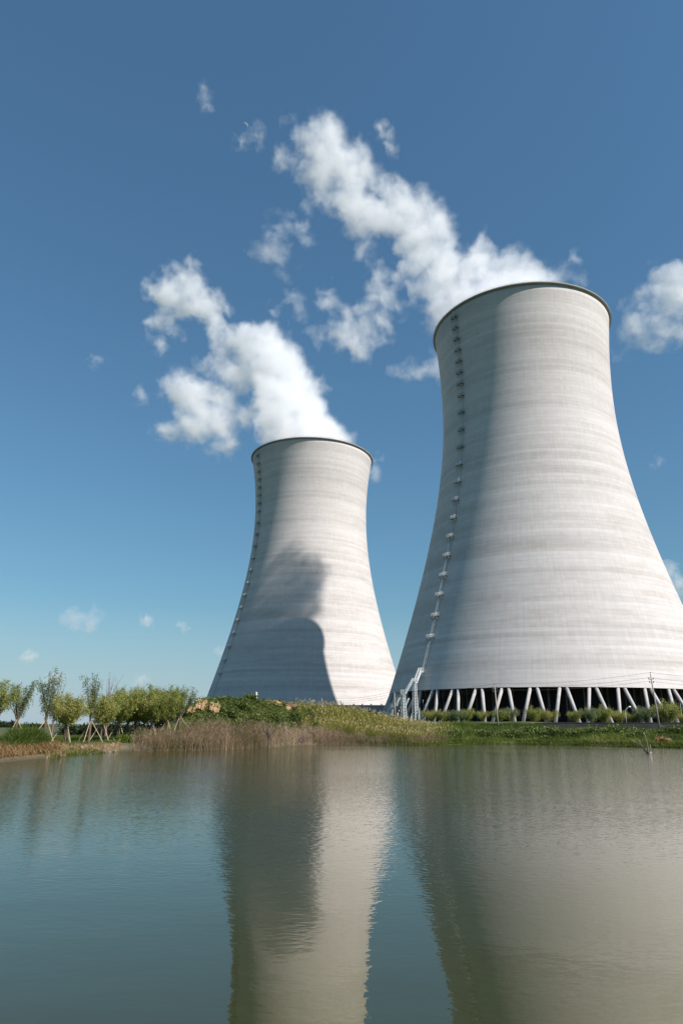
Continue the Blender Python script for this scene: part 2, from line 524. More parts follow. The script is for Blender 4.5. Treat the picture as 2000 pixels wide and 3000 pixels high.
az_f = np.radians(np.concatenate([np.arange(-180, -40, 4), np.arange(-40, 40, .3), np.arange(40, 180, 4)]))
d_r = np.concatenate([[1.0, 2, 3, 4, 6, 9, 14, 20, 28, 36, 42], np.arange(45, 160, .8), np.arange(160, 240, 4), [250, 280, 320, 380, 450, 560, 700, 950, 1400, 2200, 3500, 6000]])
AZ, DD = np.meshgrid(az_f, d_r, indexing='ij')
GX, GY = DD * np.sin(AZ), DD * np.cos(AZ)
GZ = terrain(GX, GY)
na, nd = AZ.shape
V = np.concatenate([np.stack([GX, GY, GZ], -1).reshape(-1, 3), [[0, 0, gz(0, .01)]]])
i, j = np.meshgrid(np.arange(na), np.arange(nd - 1), indexing='ij')
i2 = (i + 1) % na
Q = np.stack([i * nd + j, i * nd + j + 1, i2 * nd + j + 1, i2 * nd + j], -1).reshape(-1, 4)
me = bpy.data.meshes.new('ground')
fc = [tuple(q) for q in Q.tolist()] + [(k * nd, ((k + 1) % na) * nd, na * nd) for k in range(na)]
me.from_pydata(V.tolist(), [], fc)
bm = bmesh.new(); bm.from_mesh(me); bmesh.ops.recalc_face_normals(bm, faces=bm.faces)
bm.to_mesh(me); bm.free()
if me.polygons[len(me.polygons) // 2].normal.z < 0: me.flip_normals()
tag(link_me('ground', me, M_ground, None, None, True), kind='structure')

wb = MB()
wb.quadgrid([[(-150, -12, 0), (150, -12, 0)], [(-150, 150, 0), (150, 150, 0)]], False)
tag(wb.build('pond_water', M_water), kind='structure')


# ------------------------------------------------------------------ cooling towers
def profr(z, P):
    rt, zt, bl, bh = P
    z = z - CH
    b = bl if z < zt else bh
    return rt * math.sqrt(1 + ((z - zt) / b) ** 2)


def cooling_tower(C, P, zb, rim_z, phase, lad_ang, lad_z, label, full=True):
    base = Vector((C.x, C.y, PAD))
    root = empty('cooling_tower', base, label, 'cooling tower', 'cooling towers')
    NS = 180

    def ringp(r, z, n=NS): return [(r * math.cos(2 * math.pi * k / n), r * math.sin(2 * math.pi * k / n), z - PAD) for k in range(n)]
    zt = rim_z - .55
    zs = list(np.linspace(zb, zt, 70))
    rows = [ringp(profr(z, P), z) for z in zs]
    inner = [ringp(profr(z, P) - (.35 + .85 * max(0, 1 - (z - zb) / 8)), z) for z in reversed(zs)]
    mb = MB()
    mb.quadgrid(rows + inner + [rows[0]])
    mb.build('shell', M_conc, root, None, True)
    # rim: corbelled walkway with an upstand
    r0 = profr(zt, P)
    mb = MB()
    sec = [(r0 - .45, zt + .003), (r0 - .02, zt + .003), (r0 + .55, zt + .003), (r0 + .85, zt + .20), (r0 + .85, rim_z), (r0 + .70, rim_z + .02), (r0 + .6, rim_z - .15),
           (r0 - .3, rim_z - .15), (r0 - .45, zt + .003)]
    mb.quadgrid([ringp(r, z) for r, z in sec])
    rim = mb.build('rim', M_rim, root)
    mb = MB()
    for k in range(90):
        a = 2 * math.pi * k / 90
        p = Vector(((r0 + .62) * math.cos(a), (r0 + .62) * math.sin(a), rim_z - PAD))
        mb.beam(p, p + Vector((0, 0, .75)), .035)
    for h in (.4, .75):
        mb.quadgrid([[((r0 + .62 + .02 * math.cos(t)) * math.cos(a), (r0 + .62 + .02 * math.cos(t)) * math.sin(a), rim_z - PAD + h + .02 * math.sin(t))
                      for a in np.linspace(0, 2 * math.pi, 120, endpoint=False)] for t in (0, 1.57, 3.14, 4.71, 6.283)])
    mb.build('railing', M_steel, rim)
    # slanting legs, two to a bay
    nb = 44
    rt_, rb_ = profr(zb, P) - .62, profr(zb, P) + 3.4
    for k in range(nb):
        a0 = phase + 2 * math.pi * k / nb
        for sg in (-1, 1):
            at_, ab_ = a0 + sg * .0158, a0 + sg * .0535
            p = Vector((rt_ * math.cos(at_), rt_ * math.sin(at_), zb + .1 - PAD))
            q = Vector((rb_ * math.cos(ab_), rb_ * math.sin(ab_), 0))
            mb = MB()
            mb.tube([q, q.lerp(p, .5), p], .47, 14)
            if full: mb.tube([q + Vector((0, 0, -.4)), q + Vector((0, 0, .12))], .85, 12)
            mb.build('column', M_col, root, None, True)
    # cold-water basin, fill coloured dark for the shade inside, and its posts
    mb = MB()
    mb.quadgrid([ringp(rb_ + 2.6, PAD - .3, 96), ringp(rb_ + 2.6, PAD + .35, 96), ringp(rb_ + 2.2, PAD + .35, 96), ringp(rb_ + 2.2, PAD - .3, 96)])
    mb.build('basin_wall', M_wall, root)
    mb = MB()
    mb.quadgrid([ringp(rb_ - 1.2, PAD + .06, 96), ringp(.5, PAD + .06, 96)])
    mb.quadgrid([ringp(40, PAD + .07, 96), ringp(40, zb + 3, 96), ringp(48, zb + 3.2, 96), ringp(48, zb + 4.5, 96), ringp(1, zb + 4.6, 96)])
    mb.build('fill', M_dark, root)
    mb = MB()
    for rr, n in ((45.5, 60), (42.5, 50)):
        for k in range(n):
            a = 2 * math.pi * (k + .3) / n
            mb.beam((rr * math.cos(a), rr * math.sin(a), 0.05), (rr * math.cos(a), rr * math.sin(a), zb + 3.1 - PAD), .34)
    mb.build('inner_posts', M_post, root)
    # ladder up one meridian, with resting platforms
    ca, sa = math.cos(lad_ang), math.sin(lad_ang)
    er, et = Vector((ca, sa, 0)), Vector((-sa, ca, 0))

    def on(z, out=0, tan=0):
        r = profr(z, P) + out
        return er * r + et * tan + Vector((0, 0, z - PAD))
    mb = MB()
    cg = MB()
    zz = np.arange(lad_z[-1], rim_z + .8, 1.6)
    for sgn in (-.26, .26):
        mb.tube([on(min(z, rim_z - .8), .32, sgn) for z in zz], .055, 5)
    z = lad_z[-1]
    while z < rim_z - .6:
        mb.beam(on(z, .32, -.26), on(z, .32, .26), .035)
        z += .45
    mb.build('ladder', M_galv, root)
    for ang in (-1.1, -.4, .4, 1.1):
        cg.tube([on(min(z, rim_z - .8), .34 + .62 * math.cos(ang), .48 * math.sin(ang)) for z in zz], .028, 4)
    z = lad_z[-1] + 2.2
    while z < rim_z - 1:
        cg.tube([on(z, .34 + .62 * math.cos(a), .48 * math.sin(a)) for a in np.linspace(-1.75, 1.75, 7)], .022, 4)
        z += 1.1
    cg.build('safety_cage', M_galv, root)
    for z in lad_z[:-1]:
        pl = MB()
        o = on(z)
        u = Vector((0, 0, 1))
        R = Matrix((et, er, u)).transposed()
        pl.box(o + er * .65 - et * .7, (1.1, 1.25, .07), R)
        pl.box(o + er * .65 + et * .9, (.95, 1.25, .07), R)
        for tt in (-1.3, -.2, 1.35):
            pl.beam(o + er * 1.4 + et * tt, on(z - 1.5, .05, tt), .09)
        pf = pl.build('platform', M_steel, root)
        rl = MB()
        for t0, t1, h in ((-1.22, -.18, 1.05), (.42, 1.36, 1.05)):
            cs = [o + er * .15 + et * t0, o + er * 1.25 + et * t0, o + er * 1.25 + et * t1, o + er * .15 + et * t1]
            for p in (cs[0], cs[1], (cs[1] + cs[2]) / 2, cs[2], cs[3]): rl.beam(p, p + u * h, .045)
            for hh in (.4, .78, h):
                for p, q in zip(cs[:-1], cs[1:]): rl.beam(p + u * hh, q + u * hh, .04)
        rl.build('railing', M_white if z < 92 else M_steel, pf)  # upper railings get the darker steel: their shade put into the colour
    return root, on


LZA = [z + CH for z in (146, 141.6, 137.1, 132.6, 128, 123.4, 118.9, 114.1, 107.5, 100.6, 93.8, 87, 80.5, 73.8, 67.1, 60.4, 53.7, 46.9, 40.3, 33.5, 26.7, 17.5)]
towerA, onA = cooling_tower(TA, PA, 10.74 + CH, 150 + CH, rad(-110.1), rad(-149.75), LZA,
                            'huge nearer concrete cooling tower on open slanting columns, cut by the right edge')
LZB = [z + CH for z in (145.5, 141, 136.3, 131.7, 127, 122.4, 117.8, 113, 106.3, 99.7, 92.9, 86.2, 79.3, 72.3, 65.6, 58.9, 52.2, 45.4, 38.6, 31.8, 25, 14)]
towerB, onB = cooling_tower(TB, PB, 9.3 + CH, 150 + CH, rad(-88), rad(-149.3), LZB,
                            'farther smaller looking cooling tower behind the mound, left half in deep shadow')

# ------------------------------------------------------------------ stairs to tower A's ladder
top = Vector((TA.x, TA.y, PAD)) + onA(16.2 + CH, 1.2, 0)
stair = empty('access_stair', (at(1215, 2122, 206).x, 206, PAD), 'white steel access stair on lattice legs climbing to the ladder of the near tower', 'stairs')
so_ = Vector(stair.location)
L1 = top - so_
L2 = at(1214, 1999, L1.y + so_.y - 3.0) - so_
L3 = at(1181, 2033, L1.y + so_.y - 2.5) - so_
L4 = at(1150, 2072, L1.y + so_.y + 6) - so_
L5 = at(1122, 2110, L1.y + so_.y + 14) - so_
U = Vector((0, 0, 1))


def flight(a, b, name='flight'):
    d = (a - b); h = Vector((d.x, d.y, 0)).normalized(); n = Vector((-h.y, h.x, 0))
    mb = MB()
    for s in (-.45, .45):
        mb.beam(b + n * s, a + n * s, .08, .26)
    ns = max(3, int(abs(d.z) / .25))
    for k in range(ns):
        p = b.lerp(a, (k + .5) / ns)
        mb.box(p, (.28, .86, .05), Matrix((h, n, U)).transposed())
    fo = mb.build(name, M_white, stair)
    rl = MB()
    for s in (-.45, .45):
        for hh in (.45, .8, 1.15): rl.beam(b + n * s + U * hh, a + n * s + U * hh, .06)
        for k in range(7):
            p = b.lerp(a, k / 6) + n * s
            rl.beam(p, p + U * 1.15, .055)
    rl.build('handrail', M_white, fo)


def landing(c, h, w=1.3):
    n = Vector((-h.y, h.x, 0))
    mb = MB(); R = Matrix((h, n, U)).transposed()
    mb.box(c + U * -.06, (w, 1.2, .2), R)
    lo = mb.build('landing', M_white, stair)
    rl = MB()
    for s in (-.55, .55):
        for k in (-.5, 0, .5): rl.beam(c + n * s + h * k * w, c + n * s + h * k * w + U * 1.15, .06)
        for hh in (.45, .8, 1.15): rl.beam(c + n * s - h * w / 2 + U * hh, c + n * s + h * w / 2 + U * hh, .06)
    rl.build('handrail', M_white, lo)


def lattice(c, w0, w1):
    h = c.z - .1
    mb = MB()
    R = Matrix.Rotation(rad(38), 3, 'Z')
    cor = [R @ Vector(p) for p in ((-1, -1, 0), (1, -1, 0), (1, 1, 0), (-1, 1, 0))]
    b0 = Vector((c.x, c.y, 0))
    def cp(k, t): return b0 + cor[k % 4] * (w0 + (w1 - w0) * t) + U * (h * t)
    for k in range(4): mb.beam(cp(k, 0), cp(k, 1), .13)
    n = max(5, int(h / .8))
    for q in range(n):
        t0, t1 = q / n, (q + 1) / n
        for k in range(4):
            mb.beam(cp(k, t0), cp(k + 1, t1) if q % 2 else cp(k + 1, t1), .065)
            mb.beam(cp(k + 1, t0), cp(k, t1), .065)
    mb.build('lattice_leg', M_white, stair)


def hd(a, b): return Vector((a.x - b.x, a.y - b.y, 0)).normalized()


for c, h in ((L1, hd(L1, L2)), (L2, hd(L1, L2)), (L3, hd(L2, L3)), (L4, hd(L3, L4))): landing(c, h)
for a, b in ((L1, L2), (L2, L3), (L3, L4), (L4, L5)):
    h = hd(a, b) * .65
    flight(a - h, b + h)
for c in (L2, L3, L4): lattice(c, .72, .38)
mb = MB()
mb.beam(L1 - U * .1, L1 + Vector((TA.x, TA.y, 0)).lerp(so_, 1) * 0 + Vector((.9, .5, -1.6)), .1)
mb.build('bracket', M_white, stair)

# ------------------------------------------------------------------ low building before tower B
bl = at(972, 2067, 292); br = at(1150, 2071, 286)
bx = (br - bl); bx.z = 0
bh_ = bx.normalized(); bn = Vector((-bh_.y, bh_.x, 0))
bld = empty('plant_building', (bl.lerp(br, .5).x, bl.lerp(br, .5).y, PAD), 'long low grey plant building with dark windows before the far tower', 'building', None, math.atan2(bh_.y, bh_.x))
bw = bx.length; bz = bl.z - PAD
mb = MB(); mb.box((0, 5, bz / 2), (bw, 10, bz)); mb.build('wall', M_bldg, bld)
mb = MB(); mb.box((0, 5, bz + .12), (bw + .5, 10.5, .24)); mb.build('roof', M_bldg, bld)
for px, py in ((1026, 2083), (1050, 2084), (1079, 2085.5), (1106, 2086)):
    p = at(px, py, 289)
    lx = (p - bl).dot(bh_) - bw / 2
    mb = MB(); mb.box((lx, -.03, p.z - PAD), (2.0, .1, 1.05)); w_ = mb.build('window', M_glassd, bld)
    mb = MB()
    for dz in (-.58, .58): mb.box((lx, -.05, p.z - PAD + dz), (2.25, .14, .1))
    for dx in (-1.07, 0, 1.07): mb.box((lx + dx, -.05, p.z - PAD), (.1, .13, 1.05))
    mb.build('frame', M_steel, w_)
for px in (997, 1032, 1059, 1086, 1118):
    p = at(px, 2068, 289); lx = (p - bl).dot(bh_) - bw / 2
    mb = MB(); mb.tube([(lx, 1.2, bz + .24), (lx, 1.2, bz + .5)], .18, 10); mb.tube([(lx, 1.2, bz + .5), (lx, 1.2, bz + .62), (lx, 1.2, bz + .78)], [.5, .42, .1], 10)
    mb.build('roof_vent', M_steel, bld)

# ------------------------------------------------------------------ dark wall at the foot of tower A
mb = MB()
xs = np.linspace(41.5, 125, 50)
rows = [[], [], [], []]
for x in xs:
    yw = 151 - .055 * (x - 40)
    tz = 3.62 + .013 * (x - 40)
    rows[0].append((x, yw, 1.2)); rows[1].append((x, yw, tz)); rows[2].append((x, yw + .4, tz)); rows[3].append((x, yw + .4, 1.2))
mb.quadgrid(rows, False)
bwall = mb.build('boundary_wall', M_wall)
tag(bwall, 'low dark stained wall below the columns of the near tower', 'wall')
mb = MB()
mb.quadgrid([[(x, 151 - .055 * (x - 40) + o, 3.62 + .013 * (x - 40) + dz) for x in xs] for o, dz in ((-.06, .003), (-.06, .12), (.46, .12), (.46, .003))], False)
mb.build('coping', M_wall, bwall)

# ------------------------------------------------------------------ utility poles and wires
poles = []


def utility_pole(pb, pt, Y, arms, label):
    b = at(*pb, Y); t = at(*pt, Y)
    g = gz(b.x, b.y)
    b.z = min(b.z, g)
    root = empty('utility_pole', b, label, 'utility pole', 'utility poles beside the pond')
    mb = MB(); h = t - b
    mb.tube([(0, 0, -.3), h * .5, h], [.17, .14, .10], 10)
    mb.build('pole', M_pole, root, None, True)
    ends = []
    u = h.normalized()
    top_pin = MB(); top_pin.tube([h, h + u * .25], .025, 6); top_pin.tube([h + u * .2, h + u * .3, h + u * .42], [.07, .11, .05], 8)
    top_pin.build('insulator', M_ins, root)
    ends.append(('top', b + h + u * .4))
    for k, (dn, wdt) in enumerate(arms):
        c = h - u * dn
        am = MB(); am.box(c + Vector((0, .12, 0)), (wdt, .09, .09)); ao = am.build('crossarm', M_steel, root)
        for sg in (-1, 1):
            p = c + Vector((sg * wdt / 2 * .92, .12, .05))
            ib = MB(); ib.tube([p, p + U * .1, p + U * .22, p + U * .3], [.05, .1, .09, .03], 8); ib.build('insulator', M_ins, ao)
        ends.append((('middle', 'lowest')[k % 2], b + c + Vector((-wdt / 2 * .92, .12, .33))))
    poles.append(ends)
    return root


utility_pole((1932, 2136), (1904, 1976), 134, [(.9, .95), (1.55, .8)], 'tall leaning utility pole on the right bank above the dead branch')
utility_pole((1459, 2136), (1448, 2009), 146, [(.55, 1.0), (1.1, 1.0)], 'utility pole among the willow bushes before the near tower')
utility_pole((1158, 2120), (1154.5, 2029), 172, [(.55, 1.0), (1.1, 1.0)], 'utility pole beside the lattice legs of the access stair')
utility_pole((942, 2082), (942.5, 2046), 215, [(.55, 1.3), (1.1, 1.3)], 'distant small utility pole on the mound before the far tower')
off = [(n, at(2240, y, 128)) for n, y in (('top', 1990), ('middle', 2003), ('lowest', 2012))]
spans = [('running right from the tall leaning pole', poles[0], off), ('between the leaning pole and the pole in the willows', poles[0], poles[1]),
         ('between the pole in the willows and the stair', poles[1], poles[2]), ('between the stair and the pole on the mound', poles[2], poles[3])]
for txt, a, b in spans:
    for (n, p), (_, q) in zip(a, b):
        L = (q - p).length
        pts = [p.lerp(q, t) - U * (L * .022 * 4 * t * (1 - t)) for t in np.linspace(0, 1, 15)]
        mb = MB(); mb.tube([x - p for x in pts], .022, 5)
        o = mb.build('power_line', M_wire, None, p)
        tag(o, f'{n} of three wires {txt}', 'power line', 'overhead power lines')

# street lamp
lb = at(1834, 2119, 153); lb.z = gz(lb.x, lb.y)
lt = at(1832, 2083, 153)
lamp = empty('street_lamp', lb, 'small white street lamp behind the willows right of centre, curved arm', 'street lamp')
hh = lt.z - lb.z
mb = MB(); mb.tube([(0, 0, -.1), (0, 0, hh * .6), (.02, 0, hh), (.3, 0, hh + .5), (.75, -.05, hh + .78)], [.07, .055, .045, .035, .03], 8); mb.build('post', M_white, lamp, None, True)
mb = MB(); mb.tube([(.65, -.05, hh + .74), (.85, -.05, hh + .84), (1.15, -.06, hh + .9), (1.3, -.06, hh + .9)], [.05, .14, .16, .06], 10); mb.build('lamp_head', M_white, lamp, None, True)

# white marker post on the mound
p = at(750, 2050, 107); p.z = gz(p.x, p.y) - .05
mk = empty('marker_post', p, 'small white marker post on top of the mound', 'post')
mb = MB(); mb.tube([(0, 0, 0), (0, 0, 1.45), (0, 0, 1.52)], [.2, .16, .06], 10); mb.build('post', M_white, mk)
mb = MB(); mb.box((0, 0, .02), (.5, .5, .12)); mb.build('footing', M_post, mk)


# ------------------------------------------------------------------ vegetation
def rng(s): return np.random.RandomState(s)


def tubes_mesh(name, lines, mat, parent):
    mb = MB()
    for pts, r0, r1, n in lines:
        mb.tube(pts, list(np.linspace(r0, r1, len(pts))), n, False)
    return mb.build(name, mat, parent, None, True)


def limb(p, d, L, r, droop, k=6, wob=.08):
    pts = [p.copy()]
    d = d.copy()
    for _ in range(k - 1):
        d = unit(d + r.normal(0, wob, 3) + np.array([0, 0, droop]))
        pts.append(pts[-1] + d * (L / (k - 1)))
    return np.array(pts)


def tree(base, H, Wd, kind, seed, label, cat='tree', group='young willows on the left bank', mat=None, bark=None, name='willow_tree', sup=False):
    """pollarded willow: short trunk, a fan of limbs, hanging sprays of narrow leaves"""
    r = rng(seed)
    root = empty(name, base, label, cat, group, r.uniform(0, 6.28))
    hk = H * .14 if kind == 'bush' else min(2.1, H * .36)
    lines = [(np.array([[0, 0, -.15], [.02, .02, hk * .5], [0, 0, hk], [0, 0, hk + .15]]), .14, .12, 8)]
    V = []
    dens = {'dense': .62, 'open': .28, 'tall': .18, 'bare': .0, 'poplar': 0.0, 'bush': .36}[kind]
    nl = {'dense': 30, 'open': 16, 'tall': 12, 'bare': 7, 'poplar': 18, 'bush': 20}[kind]
    P, D, T = [], [], []
    for k in range(nl):
        a = 2 * math.pi * (k + r.uniform(-.4, .4)) / nl
        spread = r.uniform(.10, 1.15) ** .8
        if kind in ('tall', 'bare'): spread *= .55
        if kind == 'poplar': spread *= .35
        Lh = (H - hk) * r.uniform(.72, 1.0) * (1 - .16 * spread * r.uniform(.4, 1.4))
        d0 = np.array([math.cos(a) * spread * Wd / 2, math.sin(a) * spread * Wd / 2, Lh])
        L = np.linalg.norm(d0)
        out = unit(d0 + np.array([math.cos(a), math.sin(a), 0]) * .25 * Wd * spread)
        st_ = np.array([r.normal(0, .05), r.normal(0, .05), hk * r.uniform(.86, 1.04)])
        if kind == 'poplar': st_[2] = hk * r.uniform(.3, 1.6)
        pts = limb(st_, out, L, r, .03 if kind != 'dense' else .0, 7, .07)
        lines.append((pts, .042, .010, 4))
        # side shoots
        nsd = 5 if kind in ('dense', 'open', 'bush') else 6
        for q in range(nsd):
            t = r.uniform(.25, .95)
            x = t * 6; i0 = min(5, int(x)); p = pts[i0] + (pts[i0 + 1] - pts[i0]) * (x - i0)
            b = r.uniform(0, 6.28)
            dd = unit(np.array([math.cos(b) * .8, math.sin(b) * .8, r.uniform(.4, 1.2)]))
            sl_ = r.uniform(.4, 1.0) * (.5 if kind == 'poplar' else 1)
            sp_ = limb(p, dd, sl_ * .9, r, -.12, 4, .12)
            lines.append((sp_, .014, .007, 3))
            n = int(dens * r.randint(13, 24))
            if n:
                tt = r.uniform(0, 1, n) * 2.99
                ii = tt.astype(int)
                pp = sp_[ii] + (sp_[ii + 1] - sp_[ii]) * (tt - ii)[:, None] + r.normal(0, .09, (n, 3))
                P.append(pp); T.append(np.full(n, r.uniform(.1, .9)))
        n = int(dens * 78)
        if n:
            lo = {'dense': .22, 'bush': .08}.get(kind, .5)
            tt = np.clip(r.uniform(lo, 1.02, n), 0, .9999) * 6
            ii = np.minimum(tt.astype(int), 5)
            pp = pts[ii] + (pts[ii + 1] - pts[ii]) * (tt - ii)[:, None] + r.normal(0, .13, (n, 3))
            P.append(pp); T.append(np.full(n, r.uniform(.15, .85)))
    tubes_mesh('trunk', lines, bark or M_bark, root)
    if P:
        P = np.concatenate(P); T = np.concatenate(T); n = len(P)
        # each point carries a short hanging spray of leaves
        m_ = 4
        P4 = np.repeat(P, m_, 0); T4 = np.repeat(T, m_)
        k4 = np.tile(np.arange(m_), n)[:, None]
        sway = np.repeat(unit(np.c_[r.normal(0, .45, (n, 2)), -np.ones(n)]), m_, 0)
        P4 = P4 + sway * (.15 * k4) + r.normal(0, .035, P4.shape)
        D4 = unit(np.c_[r.normal(0, .6, (n * m_, 2)), r.uniform(-1.1, .15, n * m_)])
        N4 = unit(r.normal(0, 1, (n * m_, 3)))
        L4_ = r.uniform(.16, .30, n * m_); W4 = r.uniform(.024, .042, n * m_)
        tint = np.clip(T4 * .7 + .15 + r.normal(0, .16, n * m_), 0, 1)
        v, q, t = leaves(P4, D4, N4, L4_, W4, tint)
        link_me('crown', np_mesh('crown', v, q, t), mat or M_leaf, root)
    return root


def copy_tree(root, loc, rz, sc, label):
    c = root.copy(); COL.objects.link(c)
    c.location = loc; c.rotation_euler = (0, 0, rz); c.scale = sc
    c['label'] = label
    for ch in list(root.children):
        d = ch.copy(); COL.objects.link(d); d.parent = c
    return c


def support(base, seed, label, h=2.25):
    r = rng(seed)
    root = empty('tree_support', base, label, 'tree support', 'stake tripods under the willows')
    a0 = r.uniform(0, 2.1)
    for k in range(3):
        a = a0 + k * 2.09 + r.uniform(-.2, .2)
        g = 1.25 * r.uniform(.9, 1.25)
        f = Vector((g * math.cos(a), g * math.sin(a), 0))
        f.z = gz(base[0] + f.x, base[1] + f.y) - base[2] - .1
        t = Vector((-.05 * math.cos(a), -.05 * math.sin(a), h + r.uniform(-.1, .15)))
        mb = MB(); mb.tube([f, f.lerp(t, .5) + Vector(r.normal(0, .02, 3)), t], [.042, .038, .034], 7)
        mb.build('stake', M_stake, root)
    return root


left = [  # px, metres, top py, width px, kind, material, label, support label
    (-14, 62, 1970, 84, 'open', M_leaf, 'leftmost willow, half cut off by the left edge', None),
    (46, 74, 1977, 74, 'open', M_leafb, 'round topped open willow second from the left edge', 'wooden stakes under the second willow from the left'),
    (131, 66, 1945, 58, 'tall', M_leafb, 'tall thin sparse willow, highest on the left bank', 'wooden stakes under the tall sparse willow, leftmost on bare bank'),
    (152, 90, 1968, 30, 'bare', None, 'thin leafless tree just right of the tallest sparse willow', None),
    (191, 70, 2012, 112, 'dense', M_leafy, 'low round yellow green willow left of the slim tall one', 'pale wooden stakes under the low round willow'),
    (262, 73, 1957, 50, 'tall', M_leafb, 'slim tall willow between two rounded willows', 'pale wooden stakes crossing under the slim tall willow'),
    (309, 95, 1974, 22, 'poplar', None, 'bare purple brush shaped tree standing behind the willows', None),
    (297, 77, 2030, 66, 'dense', M_leafy, 'small yellowish willow at the left end of the big clump', 'wooden stakes under the small yellowish willow'),
    (345, 82, 2003, 112, 'dense', M_leaf, 'dense willow at the left of the big clump', 'wooden stakes under the left willow of the big clump'),
    (395, 86, 1992, 124, 'dense', M_leaf, 'tallest dense willow in the middle of the big clump', 'dim wooden stakes under the middle of the big clump'),
    (443, 83, 1997, 116, 'dense', M_leaf, 'dense willow right of the tallest one in the clump', 'wooden stakes under the clump, right of its middle'),
    (488, 85, 1991, 112, 'dense', M_leaf, 'willow with bright green top near the right of the clump', 'wooden stakes under the second last willow of the clump'),
    (372, 84, 2006, 84, 'dense', M_leafy, 'yellow green willow just left of the tallest one', None),
    (420, 84, 2000, 88, 'dense', M_leafy, 'bright willow squeezed in right beside the tallest one', None),
    (466, 86, 1998, 90, 'dense', M_leaf, 'willow filling the clump between two with wooden stakes', None),
    (524, 87, 1992, 80, 'open', M_leafb, 'airy willow ending the clump nearest the mound', 'short wooden stakes nearest the brown brush'),
]
for k, (px, Y, ty, wp, kind, mat, lab, slab) in enumerate(left):
    b = at(px, 2150, Y); b.z = gz(b.x, b.y)
    H = at(px, ty, Y).z - b.z
    nm = {'bare': 'bare_tree', 'poplar': 'bare_tree'}.get(kind, 'willow_tree')
    tree(b, H, wp * Y / 2097, kind, 40 + k, lab, 'tree', 'young trees on the left bank', mat, M_barkp if kind in ('bare', 'poplar') else M_bark, nm)
    if slab: support(b, 90 + k, slab)

right = [  # px, Y, top py, width px, label
    (1262, 158, 2072, 52, 'willow bush at the left end, against the lattice leg'),
    (1296, 157, 2075, 46, 'small willow bush between the first open columns'),
    (1336, 156, 2070, 50, 'willow bush right of the leftmost thin sunlit column'),
    (1368, 157, 2066, 40, 'narrow willow bush under a column slanting to the right'),
    (1414, 156, 2064, 40, 'narrow yellowish willow bush left of the pole in the willows'),
    (1466, 156, 2066, 50, 'willow bush right behind the pole in the willows'),
    (1494, 157, 2058, 52, 'tall round willow bush just right of the pole in the willows'),
    (1568, 156, 2066, 54, 'wide willow bush under the middle of the near tower'),
    (1606, 157, 2060, 56, 'willow bush with pointed top between two sunlit columns'),
    (1686, 156, 2066, 44, 'thin brownish willow bush in the dark gap right of centre'),
    (1732, 156, 2056, 56, 'bright willow bush before a column slanting right'),
    (1774, 157, 2063, 46, 'willow bush left of the street lamp'),
    (1816, 158, 2058, 58, 'willow bush standing in front of the street lamp'),
    (1856, 157, 2076, 40, 'low willow bush just right of the street lamp'),
    (1890, 155, 2052, 56, 'tall willow bush left of the leaning utility pole'),
    (1962, 154, 2046, 80, 'tallest willow bush right of the leaning utility pole'),
    (2004, 156, 2066, 60, 'willow bush cut off by the right edge'),
]
protos = []
for k, (px, Y, ty, wp, lab) in enumerate(right):
    b = at(px, 2130, Y); b.z = gz(b.x, b.y) - .05
    H = at(px, ty, Y).z - b.z; Wd = wp * Y / 2097
    if k < 4:
        o = tree(b, H, Wd * 1.05, 'bush', 140 + k, lab, 'tree', 'willow bushes before the columns', (M_leafy, M_leaf, M_leafb, M_leaf)[k], None, 'willow_bush')
        protos.append((o, H, Wd))
    else:
        o0, H0, W0 = protos[(k * 7) % 4]
        copy_tree(o0, b, k * 1.7, (Wd / W0 * (.8 + .13 * (k % 4)), Wd / W0 * (.8 + .1 * (k % 3)), H / H0 * (.80 + .08 * ((k * 5) % 4))), lab)


def shrub(base, w, d, h, seed, label, mat, group, n=900, name='shrub', ls=.22, cat='shrub'):
    """stems and clumps of leaves spread through a lumpy dome"""
    r = rng(seed)
    root = empty(name, base, label, cat, group)
    lines = []
    nc = 26
    cl = []
    for k in range(nc):
        a = r.uniform(0, 6.28); ph = math.acos(r.uniform(.02, 1)); rr = r.uniform(.45, 1.0)
        c = np.array([math.cos(a) * math.sin(ph) * w / 2 * rr, math.sin(a) * math.sin(ph) * d / 2 * rr, max(.12, math.cos(ph) * h * rr * r.uniform(.8, 1.12))])
        cl.append(c)
        lines.append((np.array([[c[0] * .1, c[1] * .1, -.1], c * [.6, .6, .5], c]), .03, .01, 4))
    tubes_mesh('stems', lines, M_barkd, root)
    cl = np.array(cl)
    id_ = r.randint(0, nc, n)
    P = cl[id_] + r.normal(0, 1, (n, 3)) * np.array([w * .12, d * .12, h * .13])
    P[:, 2] = np.maximum(P[:, 2], .03)
    D = unit(P * [1, 1, .6] + r.normal(0, .5 * (w + h) / 2, (n, 3)))
    ct_ = r.uniform(.1, .9, nc)[id_]
    v, q, t = leaves(P, D, unit(r.normal(0, 1, (n, 3)) + [0, -.4, .7]), r.uniform(.6, 1.3, n) * ls, r.uniform(.25, .5, n) * ls, np.clip(ct_ * .6 + .2 + r.normal(0, .16, n), 0, 1))
    link_me('foliage', np_mesh('foliage', v, q, t), mat, root)
    return root


def put_shrub(px, py, Y, wp, hp, seed, label, mat, group, n=900, **kw):
    b = at(px, py, Y); b.z = gz(b.x, b.y) - .05
    return shrub(b, wp * Y / 2097, wp * Y / 2097 * .8, hp * Y / 2199, seed, label, mat, group, n, **kw)


